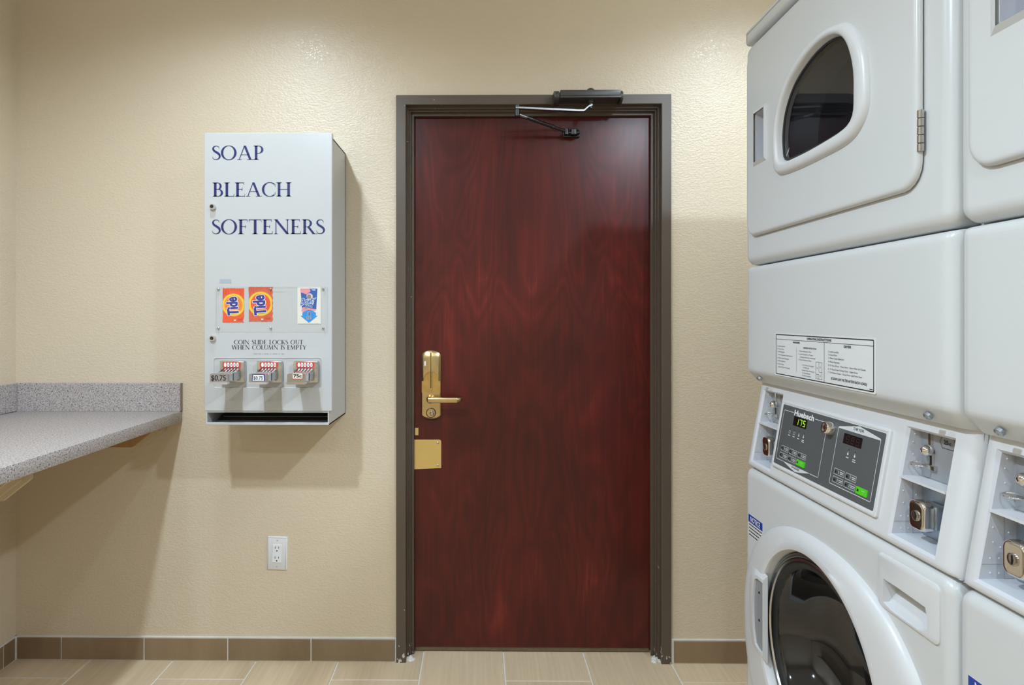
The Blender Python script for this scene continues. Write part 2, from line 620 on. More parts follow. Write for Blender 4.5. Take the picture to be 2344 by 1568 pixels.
def g_diag(L, x0, x1, w, y0=0., y1=1.): g_quad(L, (x0, y0), (x0 + w, y0), (x1 + w, y1), (x1, y1))


def g_ser(L, x0, x1, y, s): g_quad(L, (x0, y), (x1, y), (x1, y + s * .028), (x0, y + s * .028))


def g_term(L, x, y0, y1, w=.035): g_quad(L, (x - w, y0), (x, y0), (x + .01, y1), (x - .005, y1))


def glyph(c):
    L = []
    if c == 'S':
        pts = [(.44, .79), (.40, .93), (.27, .978), (.14, .93), (.085, .79), (.15, .64), (.29, .53), (.42, .41), (.475, .25), (.41, .09), (.26, .022), (.10, .075), (.045, .23)]
        ws = [.02, .035, .04, .07, .105, .13, .14, .135, .11, .075, .042, .035, .02]
        sm = catmull([(*p, w_) for p, w_ in zip(pts, ws)], 4, closed=False)
        for i in range(len(sm) - 1):
            (xa, ya, wa), (xb, yb, wb) = sm[i], sm[i + 1]
            q = []
            for j, sgn in ((i, 1), (i + 1, 1), (i + 1, -1), (i, -1)):
                pa, pb = sm[max(j - 1, 0)], sm[min(j + 1, len(sm) - 1)]
                t = Vector((pb[0] - pa[0], pb[1] - pa[1])).normalized()
                q.append((sm[j][0] - t.y * sm[j][2] / 2 * sgn, sm[j][1] + t.x * sm[j][2] / 2 * sgn))
            L.append(q)
        return L, .53
    if c == 'O':
        g_ring(L, .47, .5, .46, .52, 0, 360, .14, .04, 44); return L, .97
    if c == 'C':
        g_ring(L, .47, .5, .46, .52, 48, 312, .14, .04, 36); g_term(L, .79, .87, .68); g_term(L, .79, .13, .32); return L, .84
    if c == 'D':
        g_stem(L, .10); g_hbar(L, .10, .42, .96); g_hbar(L, .10, .42, 0); g_ring(L, .42, .5, .44, .5, -90, 90, .14, .04); return L, .90
    if c == 'P':
        g_stem(L, .10); g_hbar(L, .10, .32, .96); g_hbar(L, .16, .32, .44); g_ring(L, .32, .72, .28, .28, -90, 90, .13, .04); return L, .64
    if c == 'R':
        g_stem(L, .10); g_hbar(L, .10, .32, .96); g_hbar(L, .16, .34, .47); g_ring(L, .32, .735, .27, .265, -90, 90, .13, .04)
        g_diag(L, .62, .30, .15, 0, .5); g_ser(L, .60, .88, 0, 1); return L, .80
    if c == 'B':
        g_stem(L, .10); g_hbar(L, .10, .31, .96); g_hbar(L, .16, .36, .50); g_hbar(L, .10, .36, 0)
        g_ring(L, .31, .745, .24, .255, -90, 90, .12, .04); g_ring(L, .35, .27, .28, .27, -90, 90, .13, .04); return L, .68
    if c == 'L':
        g_stem(L, .10); g_hbar(L, .10, .58, 0); g_term(L, .60, 0, .2); return L, .63
    if c in 'EF':
        g_stem(L, .10); g_hbar(L, .10, .54, .96); g_term(L, .55, 1, .82); g_hbar(L, .16, .44, .50); g_term(L, .45, .42, .63)
        if c == 'E':
            g_hbar(L, .10, .58, 0); g_term(L, .60, 0, .2)
        return L, .66 if c == 'E' else .60
    if c == 'T':
        g_stem(L, .32, top=False); g_hbar(L, .03, .75, .96); g_term(L, .07, 1, .8); g_term(L, .75, 1, .8); return L, .78
    if c == 'I':
        g_stem(L, .10); return L, .34
    if c == 'H':
        g_stem(L, .10); g_stem(L, .66); g_hbar(L, .16, .70, .48); return L, .91
    if c == 'A':
        g_diag(L, .09, .40, .045); g_diag(L, .70, .37, .14); g_hbar(L, .22, .68, .34, .035)
        g_ser(L, .0, .26, 0, 1); g_ser(L, .58, .95, 0, 1); return L, .93
    if c == 'N':
        g_stem(L, .12, .045, bot=True, sl=.09); g_stem(L, .78, .045, bot=False, sl=.09); g_diag(L, .73, .06, .16); return L, .95
    if c == 'M':
        g_diag(L, .10, .18, .045); g_diag(L, .86, .80, .13); g_diag(L, .46, .14, .14); g_diag(L, .47, .84, .05)
        g_ser(L, 0, .25, 0, 1); g_ser(L, .78, 1.08, 0, 1); return L, 1.10
    if c == 'W':
        g_diag(L, .30, .05, .14); g_diag(L, .34, .60, .045); g_diag(L, .83, .56, .14); g_diag(L, .87, 1.13, .045)
        g_ser(L, -.02, .28, 1, -1); g_ser(L, 1.02, 1.26, 1, -1); g_ser(L, .48, .76, 1, -1); return L, 1.22
    if c == 'K':
        g_stem(L, .10); g_diag(L, .20, .60, .05, .42, 1); g_diag(L, .62, .28, .15, 0, .55); g_ser(L, .58, .90, 0, 1); g_ser(L, .50, .76, 1, -1); return L, .86
    if c == 'U':
        g_stem(L, .10, y0=.32, bot=False); g_stem(L, .68, .045, y0=.32, bot=False, sl=.09); g_ring(L, .4125, .34, .3125, .36, 180, 360, .10, .045); return L, .84
    if c == 'Y':
        g_stem(L, .34, .125, 0, .45, top=False); g_diag(L, .36, .03, .14, .42, 1); g_diag(L, .41, .68, .045, .42, 1)
        g_ser(L, -.02, .26, 1, -1); g_ser(L, .58, .82, 1, -1); return L, .80
    return L, .48


def serif(mb, mp, body, x, y, cap, width, n=0.0):
    L, adv = [], 0.0
    for c in body:
        G, a = glyph(c)
        for q in G:
            L.append([(px + adv, py) for px, py in q])
        adv += a
    x0 = min(p[0] for q in L for p in q)
    x1 = max(p[0] for q in L for p in q)
    s = width / (x1 - x0)
    for q in L:
        mb.quad(*[mp(x + (px - x0) * s, y + py * cap, n) for px, py in q])


def rect_line(mb, mp, u0, u1, v0, v1, t, n=0.0):
    for a, b, c, d in ((u0, u1, v0, v0 + t), (u0, u1, v1 - t, v1), (u0, u0 + t, v0 + t, v1 - t), (u1 - t, u1, v0 + t, v1 - t)):
        mb.quad(mp(a, c, n), mp(b, c, n), mp(b, d, n), mp(a, d, n))


def flat_rect(mb, mp, u0, u1, v0, v1, n=0.0):
    mb.quad(mp(u0, v0, n), mp(u1, v0, n), mp(u1, v1, n), mp(u0, v1, n))


def poly_line(mb, mp, pts, t, n=0.0, closed=False):
    m = len(pts)
    for i in range(m if closed else m - 1):
        a, b = Vector(pts[i]), Vector(pts[(i + 1) % m])
        d = (b - a)
        if d.length < 1e-7: continue
        d.normalize()
        q = Vector((-d.y, d.x)) * t / 2
        a2, b2 = a - d * t / 2, b + d * t / 2
        mb.quad(*[mp(p.x, p.y, n) for p in (a2 + q, b2 + q, b2 - q, a2 - q)])


# ------------------------------------------------------------------ the room
XL, XR, YB = -1.7388, 1.475, -1.7
FX0, FX1, FZ = -0.312, 0.702, 2.097            # door frame outer size

wf = MB()
wf.box(XL - 0.1, FX0 + 0.006, D, D + 0.13, -0.1, CEIL)
wf.box(FX1 - 0.006, XR + 0.1, D, D + 0.13, -0.1, CEIL)
wf.box(FX0 + 0.006, FX1 - 0.006, D, D + 0.13, FZ - 0.006, CEIL)
tag(wf.build('wall_front', M['wall']), kind='structure')
tag(MB().box(XL - 0.1, XL, YB - 0.1, D, -0.1, CEIL).build('wall_left', M['wall']), kind='structure')
tag(MB().box(XR, XR + 0.1, YB - 0.1, D, -0.1, CEIL).build('wall_right', M['wall']), kind='structure')
tag(MB().box(XL, XR, YB - 0.1, YB, -0.1, CEIL).build('wall_rear', M['wall']), kind='structure')
tag(MB().box(XL - 0.1, XR + 0.1, YB - 0.1, D + 0.13, CEIL, CEIL + 0.08).build('ceiling', M['ceiling']), kind='structure')

# floor: grout bed with one object per tile
floor = tag(MB().box(XL - 0.1, XR + 0.1, YB - 0.1, D + 0.5, -0.1, -0.0022).build('floor', M['grout']), kind='structure')
_TM = {}


def tile_mesh(name, sx, sy, sz, material, ch=0.0012):
    """box with its front/top edges chamfered; local origin at the low corner; chamfer on the +Z side"""
    key = (name, round(sx, 3), round(sy, 3), round(sz, 4))
    if key not in _TM:
        v = []
        for z, c in ((0, 0), (sz - ch, 0), (sz, ch)):
            v += [(c, c, z), (sx - c, c, z), (sx - c, sy - c, z), (c, sy - c, z)]
        f = []
        for k in range(2):
            for i in range(4):
                a, b = k * 4 + i, k * 4 + (i + 1) % 4
                f.append((a, b, b + 4, a + 4))
        f.append((8, 9, 10, 11))
        me = bpy.data.meshes.new(name)
        me.from_pydata(v, [], f)
        me.materials.append(material)
        _TM[key] = me
    return _TM[key]


def piece(name, me, loc, parent, rot=(0, 0, 0)):
    o = bpy.data.objects.new(name, me)
    COL.objects.link(o)
    o.parent = parent
    o.location = loc
    o.rotation_euler = rot
    return o


G = 0.0052
lines = [-1.7388 - 0.02, -1.4520, -1.1435, -0.8330, -0.5275, -0.2160, 0.0870, 0.3900, 0.7030, 1.0125, 1.322, 1.475 + 0.02]
for ci in range(len(lines) - 1):
    xa, xb = lines[ci] + G / 2, lines[ci + 1] - G / 2
    y_top = D + 0.13 if xb > -0.26 and xa < 0.66 else D - 0.002
    cuts = [y_top]
    y = 2.148 if ci % 2 == 0 else 2.148 - 0.307
    if ci == 6:
        cuts.append(2.342)
    while y > YB:
        cuts.append(y)
        y -= 0.614
    cuts.append(YB)
    for a, b in zip(cuts[1:], cuts[:-1]):
        yb = b - G / 2 if b != y_top else b
        ya = a + G / 2
        if yb - ya < 0.02:
            continue
        x0_, x1_ = xa, xb
        piece('tile', tile_mesh('tile', x1_ - x0_, yb - ya, 0.0022, M['floor_tile'], 0.0008), (x0_, ya, -0.0022), floor)

# tile baseboards
BZ = 0.083
RX = (math.radians(90), 0, 0)
bf = MB()
bf.box(XL, FX0 - 0.001, D - 0.0055, D + 0.001, 0.0, BZ + 0.004)
bf.box(FX1 + 0.001, XR, D - 0.0055, D + 0.001, 0.0, BZ + 0.004)
base_f = tag(bf.build('baseboard_front', M['caulk']), kind='structure')
for a, b in ((-1.7300, -1.5627), (-1.5627, -1.2523), (-1.2523, -0.9395), (-0.9395, -0.6292), (-0.6292, -0.3155),
             (0.711, 1.021), (1.021, 1.331), (1.331, 1.47)):
    piece('tile', tile_mesh('base_tile', b - a - 0.005, BZ - 0.004, 0.009, M['base_tile']), (a + 0.0025, D, 0.003), base_f, RX)
bl = MB().box(XL - 0.001, XL + 0.0055, YB, D, 0.0, BZ + 0.004)
base_l = tag(bl.build('baseboard_left', M['caulk']), kind='structure')
y = D - 0.012
k = 0
while y > YB + 0.05:
    ln = 0.055 if k == 0 else 0.31
    ya = max(y - ln, YB + 0.01)
    piece('tile', tile_mesh('base_tile', y - ya - 0.005, BZ - 0.004, 0.009, M['base_tile']), (XL, y - 0.0025, 0.003), base_l,
          (math.radians(90), 0, math.radians(-90)))
    # rotated so that the tile's length runs along -Y and its face looks into the room
    y = ya
    k += 1
for o in base_l.children:
    L_ = o.data.vertices[1].co.x
    o.rotation_euler = (math.radians(90), 0, math.radians(90))
    o.location = (XL, o.location.y - L_, 0.003)

# ------------------------------------------------------------------ door frame and door
prof = [(0.0, 0.0), (0.0, -0.012), (0.002, -0.014), (0.034, -0.014), (0.036, -0.012), (0.036, 0.010), (0.0425, 0.010), (0.0435, 0.011),
        (0.0435, 0.024), (0.048, 0.024), (0.049, 0.025), (0.049, 0.042), (0.0585, 0.042), (0.060, 0.0435), (0.060, 0.0565), (0.050, 0.0565), (0.050, 0.128)]
st = []
for i_, dy in prof:
    st.append([(FX0 + i_, D + dy, 0.0), (FX0 + i_, D + dy, FZ - i_), (FX1 - i_, D + dy, FZ - i_), (FX1 - i_, D + dy, 0.0)])
fr = MB()
fr.loft(st, close=False)
trim = tag(fr.build('trim_1', M['frame']), 'dark bronze painted metal frame around the red wood door', kind='structure')
cb = MB()
for (cx, cy, s_) in ((FX0 + 0.046, D + 0.004, 1), (FX1 - 0.046, D + 0.004, -1)):
    for q in range(7):
        rx, rz = random.uniform(.006, .012), random.uniform(.004, .014)
        c_ = (cx + random.uniform(-.010, .014) * s_, cy + random.uniform(-.004, .03), 0)
        cb.lathe([(rx * 1.2, -.001), (rx, rz * .35), (rx * .6, rz * .75), (0, rz)], c_, (0.15 * s_, 0, 1), 7)
tag(cb.build('caulk_patch', M['caulk'], trim), kind='stuff')

YD = 2.33
door = tag(bpy.data.objects.new('door_1', None), 'dark red mahogany veneer door with brass lock', kind='structure')
COL.objects.link(door)
door.location = (-0.257, YD, 0)
MB().box(-0.257, 0.647, YD, YD + 0.045, 0.019, 2.042, 0.0015, 1).build('door_slab', M['door'], door)
MB().box(-0.250, 0.640, YD + 0.004, YD + 0.04, 0.004, 0.019).build('door_sweep', M['sweep'], door)


def fd(u, v, n=0.0):                       # door face
    return (u, YD - n, v)


lk = MB()
esc = [(-0.2245, 0.905), (-0.2245, 1.128)] + [(-0.1875 + 0.037 * math.cos(a), 1.128 + 0.0215 * math.sin(a)) for a in [math.pi * (1 - k / 10) for k in range(1, 10)]] + \
      [(-0.1505, 1.128), (-0.1505, 0.905)] + [(-0.1875 + 0.037 * math.cos(a), 0.908 - 0.0165 * math.sin(a)) for a in [math.pi * k / 10 for k in range(1, 10)]]
lk.loft([[fd(u, v, 0) for u, v in esc], [fd(u, v, .012) for u, v in esc], [fd(u, v, .015) for u, v in inset(esc, .0035)]], cap1=True)
lock = lk.build('lock_plate', M['brass'], door, smooth=40)
rd = MB()
hump = [(-0.2235, 1.035), (-0.2235, 1.127)] + [(-0.1875 + 0.036 * math.cos(a), 1.127 + 0.020 * math.sin(a)) for a in [math.pi * (1 - k / 10) for k in range(1, 10)]] + \
       [(-0.1515, 1.127), (-0.1515, 1.035)] + [(-0.1875 + 0.036 * math.cos(a), 1.035 + 0.038 * math.sin(a)) for a in [math.pi * k / 12 for k in range(1, 12)]]
rd.loft([[fd(u, v, .010) for u, v in hump], [fd(u, v, .017) for u, v in hump], [fd(-0.1875 + (u + 0.1875) * .80, v - (.006 if v > 1.12 else 0), .023) for u, v in hump]], cap1=True)
rd.build('card_reader', M['brass'], lock, smooth=45)
wr = MB()
wo = [(-0.2225, 0.99), (-0.2225, 1.03)] + [(-0.1875 + 0.035 * math.cos(a), 1.03 + 0.040 * math.sin(a)) for a in [math.pi * (1 - k / 12) for k in range(1, 12)]] + [(-0.1525, 1.03), (-0.1525, 0.99)]
wr.loft([[fd(u, v, .0148) for u, v in wo], [fd(u, v, .0158) for u, v in wo]], cap1=True)
wr.build('wear_patch', M['brass_worn'], lock)
sl = MB()
sl.box(-0.1912, -0.1838, YD - 0.0245, YD - 0.012, 1.003, 1.146, 0.002, 2)
sl.build('slot_rim', M['brass_flat'], lock, smooth=40)
MB().box(-0.1889, -0.1861, YD - 0.0250, YD - 0.012, 1.008, 1.143).build('card_slot', M['black'], lock)
MB().box(-0.2125, -0.2065, YD - 0.0238, YD - 0.018, 1.092, 1.110, 0.001, 1).build('indicator_light', M['white'], lock)
lv = MB()
LZ = 0.9685
lv.lathe([(.016, 0), (.016, .020), (.0125, .026), (.0115, .052)], (-0.1875, YD - 0.014, LZ), (0, -1, 0), 24)
lv.box(-0.1985, -0.083, YD - 0.070, YD - 0.054, LZ - 0.0105, LZ + 0.0105, 0.006, 3)
lv.tube([(-0.090, YD - 0.062, LZ), (-0.081, YD - 0.058, LZ), (-0.074, YD - 0.045, LZ), (-0.072, YD - 0.022, LZ)], .0085, 12, rr=[.0095, .0095, .008, .006])
lv.build('lever_handle', M['brass'], door, smooth=50)
cy = MB().lathe([(.0185, .012), (.0185, .0175), (.0165, .0185)], (-0.1875, YD, 0.914), (0, -1, 0), 28)
cy.build('cylinder_ring', M['black'], lock, smooth=40)
MB().lathe([(.0165, .0185), (.0155, .0205), (0, .0205)], (-0.1875, YD, 0.914), (0, -1, 0), 28).build('key_cylinder', M['brass'], lock, smooth=40)
MB().lathe([(.0085, .020), (.0085, .026), (.006, .029), (0, .029)], (-0.1835, YD, 0.913), (0, -1, 0), 18).build('keyway', M['chrome_dull'], lock, smooth=40)

pl = MB()
po = [(-0.2535, 0.6968), (-0.2535, 0.8098)] + [(u, v) for u, v in rrect(-0.2, -0.1499, 0.6968, 0.8098, 0.008, 4)[5::-1]] + [(u, v) for u, v in rrect(-0.2, -0.1499, 0.6968, 0.8098, 0.008, 4)[:17:-1]]
pl.prism(po, lambda u, v, n: fd(u, v, n), 0.0, 0.0022)
wp = pl.build('wrap_plate', M['brass_flat'], door)
for zz in (0.797, 0.711):
    MB().lathe([(.0048, .002), (.0048, .0032), (.003, .0042), (0, .0044)], (-0.1620, YD, zz), (0, -1, 0), 14).build('screw', M['chrome_dull'], wp, smooth=40)
MB().box(-0.2500, -0.2366, YD - 0.0022, YD, 0.8265, 0.8548, 0.0005, 1).build('latch_plate', M['brass_flat'], door)

# ------------------------------------------------------------------ door closer
clo = thing('door_closer', (0.398, D - 0.014, 2.0606), 'dark bronze door closer with a folding arm above the red door', 'door closer')
cl = MB()
cl.box(0.2858, 0.5009, 2.19, D - 0.0145, 2.0690, 2.0895, 0.0018, 2)
cl.box(0.2850, 0.5015, 2.188, D - 0.0145, 2.0606, 2.0680, 0.0018, 2)
body = cl.build('body', M['closer'], clo, smooth=40)
for x0, x1 in ((0.2655, 0.2835), (0.5030, 0.5120)):
    e = MB()
    hexp = [(2.206, 2.059), (2.198, 2.066), (2.198, 2.082), (2.214, 2.094), (2.250, 2.094), (2.2555, 2.088), (2.2555, 2.052), (2.222, 2.052)]
    e.loft([[(x0, a, b) for a, b in hexp], [(x1, a, b) for a, b in hexp]], cap0=True, cap1=True)
    eo = e.build('end_cap', M['closer'], clo)
    for zz in (2.066, 2.081):
        MB().lathe([(.0042, 0), (.0042, .0012), (0, .0012)], ((x0 + x1) / 2, 2.1985, zz), (0, -1, 0), 12).build('screw', M['black'], eo)
MB().lathe([(.0165, 0), (.0165, .006), (.012, .014), (.006, .0175), (0, .018)], (0.399, 2.222, 2.0885), (0, 0, 1), 20).build('pinion_cap', M['closer'], clo, smooth=35)
MB().lathe([(.0125, 0), (.0125, -.008), (.0075, -.010), (.0075, -.028), (0, -.028)], (0.399, 2.222, 2.0610), (0, 0, 1), 18).build('pinion', M['closer'], clo, smooth=35)
ar = MB()
arm_pts = [(0.405, 2.222, 2.0440), (0.392, 2.221, 2.0390), (0.374, 2.219, 2.0230), (0.355, 2.217, 2.0220), (0.135, 2.190, 2.0235), (0.125, 2.189, 2.0235)]
rings = []
for i, p in enumerate(arm_pts):
    hh, ww = 0.0030, 0.010
    rings.append([(p[0], p[1] - ww, p[2] - hh), (p[0], p[1] + ww, p[2] - hh), (p[0], p[1] + ww, p[2] + hh), (p[0], p[1] - ww, p[2] + hh)])
ar.loft(rings, cap0=True, cap1=True)
ar.build('main_arm', M['steel'], clo)
MB().lathe([(.0095, .010), (.0095, .004), (.007, .003), (.007, -.006), (.0095, -.007), (.0095, -.028), (.006, -.031), (0, -.031)], (0.131, 2.190, 2.0240), (0, 0, 1), 18).build('elbow', M['closer_arm'], clo, smooth=35)
MB().tube([(0.133, 2.192, 2.003), (0.150, 2.202, 2.000), (0.165, 2.210, 1.9975)], .006, 10).build('elbow_link', M['steel'], clo, smooth=50)
MB().tube([(0.160, 2.208, 1.9985), (0.262, 2.262, 1.9815), (0.263, 2.2625, 1.9813), (0.268, 2.2655, 1.9805), (0.269, 2.266, 1.9803), (0.300, 2.283, 1.975), (0.318, 2.292, 1.972)], .006, 12,
          rr=[.0065, .0065, .0065, .0085, .0055, .0055, .0055]).build('forearm', M['closer_arm'], clo, smooth=50)
sh = MB()
sh.box(0.312, 0.376, 2.318, YD, 1.957, 1.986, 0.004, 2)
sh.lathe([(.013, -.012), (.015, -.010), (.015, .008), (.012, .011), (0, .011)], (0.350, 2.300, 1.971), (0, 0, 1), 18)
sh.lathe([(.0095, -.011), (.0095, .009), (0, .009)], (0.322, 2.296, 1.971), (0, 0, 1), 14)
sh.box(0.318, 0.372, 2.290, 2.322, 1.9635, 1.9700, 0.002, 1)
sh.build('arm_shoe', M['closer_arm'], clo, smooth=40)

# ------------------------------------------------------------------ countertop on the left wall
CX, CT = -1.112, 0.9265
Y_C0 = -0.30
ct = thing('countertop', (CX, D, CT), 'speckled grey laminate folding counter along the side wall', 'countertop')
MB().box(XL + 0.001, CX, Y_C0, D - 0.001, CT - 0.0385, CT, 0.0015, 2).build('worktop', M['laminate'], ct, smooth=40)
MB().box(XL + 0.002, CX - 0.02, Y_C0 + 0.02, D - 0.002, CT - 0.0405, CT - 0.0385).build('underside', M['core'], ct)
bs = MB().box(XL + 0.0205, CX + 0.0, D - 0.0195, D - 0.0005, CT + 0.0012, 1.0315, 0.0008, 1)
bso = bs.build('backsplash', M['laminate'], ct)
MB().box(CX + 0.0002, CX + 0.0012, D - 0.019, D - 0.001, CT + 0.002, 1.031).build('end_cap', M['core_dark'], bso)
MB().box(XL + 0.0005, XL + 0.0195, Y_C0, D - 0.0005, CT + 0.0012, 1.0315, 0.0008, 1).build('backsplash', M['laminate'], ct)
sj = MB()
sj.box(XL + 0.0195, CX, D - 0.0205, D - 0.0175, CT, CT + 0.0022)
sj.build('seam_bead', M['core_dark'], ct)
sj = MB()
sj.box(XL + 0.0195, XL + 0.0222, D - 0.0215, D - 0.018, CT, 1.031)
sj.build('seam_bead', M['core_dark'], ct)


def counter_bracket(y0, label, front):
    b = thing('shelf_bracket', (XL, y0, 0.80), label, 'bracket', 'brackets under the counter')
    pr = [(XL + 0.001, 0.8855), (-1.205, 0.8855), (-1.205, 0.858), (-1.278, 0.800), (XL + 0.001, 0.800)]
    MB().prism(pr, lambda u, v, n: (u, n, v), y0, y0 + 0.018).build('board', M[front], b)
    for k_ in (0, 1):
        a = y0 + 0.0185 + 0.013 * k_
        e = 0.017 * (k_ + 1)
        q = MB()
        q.prism([(XL + 0.001, 0.8855), (-1.205 + e, 0.8855), (-1.205 + e, 0.855), (-1.277 + e, 0.7985), (XL + 0.001, 0.7985)], lambda u, v, n: (u, n, v), a, a + 0.0122)
        q.build('edge_board', M['bracket'], b)
    return b


counter_bracket(D - 0.046, 'tapered wooden bracket under the counter, fixed against the door wall', 'core')
counter_bracket(1.545, 'beige painted bracket on the side wall, holding up the counter middle', 'bracket')

# ------------------------------------------------------------------ soap dispenser
YF = 2.02
DX0, DX1 = -0.9176, -0.4918
disp = thing('soap_dispenser', (-0.705, D, 0.92), 'white coin-operated soap and bleach dispenser mounted beside the door', 'dispenser')


def ff(u, v, n=0.0):
    return (u, YF - n, v)


cabx0, cabx1 = DX0 + 0.006, DX1 - 0.0105
cbm = MB()
cbm.box(cabx0, cabx0 + 0.004, YF + 0.002, D - 0.001, 0.9185, 1.884)
cbm.box(cabx1 - 0.004, cabx1, YF + 0.002, D - 0.001, 0.9185, 1.884)
cbm.box(cabx0, cabx1, YF + 0.014, D - 0.001, 1.880, 1.886)
cbm.box(cabx0, cabx1, D - 0.006, D - 0.001, 0.9185, 1.884)
cbm.box(cabx0, cabx1, YF + 0.002, D - 0.001, 0.9185, 0.9225)
cbm.box(cabx0, cabx1, YF + 0.000, YF + 0.004, 0.9185, 0.9275, 0.0012, 1)
cbm.build('cabinet', M['cabinet'], disp)
ci_ = MB()
ci_.box(cabx0 + 0.0045, cabx1 - 0.0045, YF + 0.15, YF + 0.156, 0.924, 1.02)
ci_.box(cabx0 + 0.0045, cabx1 - 0.0045, YF + 0.03, YF + 0.155, 0.975, 0.979)
ci_.quad((cabx0 + .0045, YF + .075, .9232), (cabx1 - .0045, YF + .075, .9232), (cabx1 - .0045, YF + .15, .943), (cabx0 + .0045, YF + .15, .943))
ci_.box(cabx0 + 0.03, cabx1 - 0.0045, YF + 0.070, YF + 0.073, 0.9345, 0.9375)
ci_.build('delivery_chute', M['cab_in'], disp)

dd = MB()
outer = rrect(DX0, DX1, 0.965, 1.888, 0.003, 3)
hole = rrect(-0.8855, -0.5266, 1.0422, 1.1403, 0.008, 5)
dd.tess([[ff(u, v) for u, v in inset(outer, .0018)], [ff(u, v) for u, v in hole]])
dd.loft([[ff(u, v) for u, v in inset(outer, .0018)], [ff(u, v, -.0018) for u, v in outer], [ff(u, v, -.016) for u, v in outer]])
dd.loft([[ff(u, v) for u, v in hole], [ff(u, v, -.0014) for u, v in inset(hole, .0012)], [ff(u, v, -.0030) for u, v in inset(hole, .0022)]], cap1=True)
dfr = dd.build('front_door', M['cabinet'], disp, smooth=30)
rl = MB()
rl.box(cabx0 + 0.004, cabx1 - 0.004, YF + 0.004, YF + 0.02, 0.9598, 0.9655)
rl.build('door_return', M['cabinet'], disp)

for body_, x0, x1, zb, cap in (('SOAP', -0.8899, -0.7197, 1.7985, 0.0465), ('BLEACH', -0.8890, -0.6267, 1.6766, 0.0465), ('SOFTENERS', -0.8905, -0.515, 1.5522, 0.0480)):
    t = MB()
    serif(t, ff, body_, x0, zb, cap, x1 - x0, .0007)
    t.build('lettering', M['navy'], disp)
t = MB()
serif(t, ff, 'COIN SLIDE LOCKS OUT', -0.8171, 1.1867, 0.0142, 0.2296, .0007)
serif(t, ff, 'WHEN COLUMN IS EMPTY', -0.8259, 1.1695, 0.0142, 0.2500, .0007)
t.build('lettering', M['ink'], disp)
t = MB()
xx = -0.7517
while xx < -0.652:
    wd = random.uniform(.0012, .003)
    flat_rect(t, ff, xx, xx + wd, 1.1540, 1.1540 + random.uniform(.0014, .0022), .0007)
    xx += wd + (random.uniform(.0008, .0012) if random.random() > .18 else .005)
t.build('fine_print', M['inkgrey'], disp)
t = MB(); flat_rect(t, ff, -0.8652, -0.8273, 1.3896, 1.4026, .0006); t.build('sticker', M['sticker'], disp)
for zz in (1.6418, 1.207):
    kl = MB().lathe([(.0098, 0), (.0098, .010), (.0082, .0125), (.006, .0125)], (-0.8865, YF, zz), (0, -1, 0), 22).build('key_lock', M['chrome'], disp, smooth=40)
    MB().lathe([(.0060, .0125), (.0058, .0105), (.0030, .0105), (.003, .0118), (0, .0118)], (-0.8865, YF, zz), (0, -1, 0), 16).build('keyhole', M['cavity'], kl)

# display window with the sample packets behind it
PZ = .0012


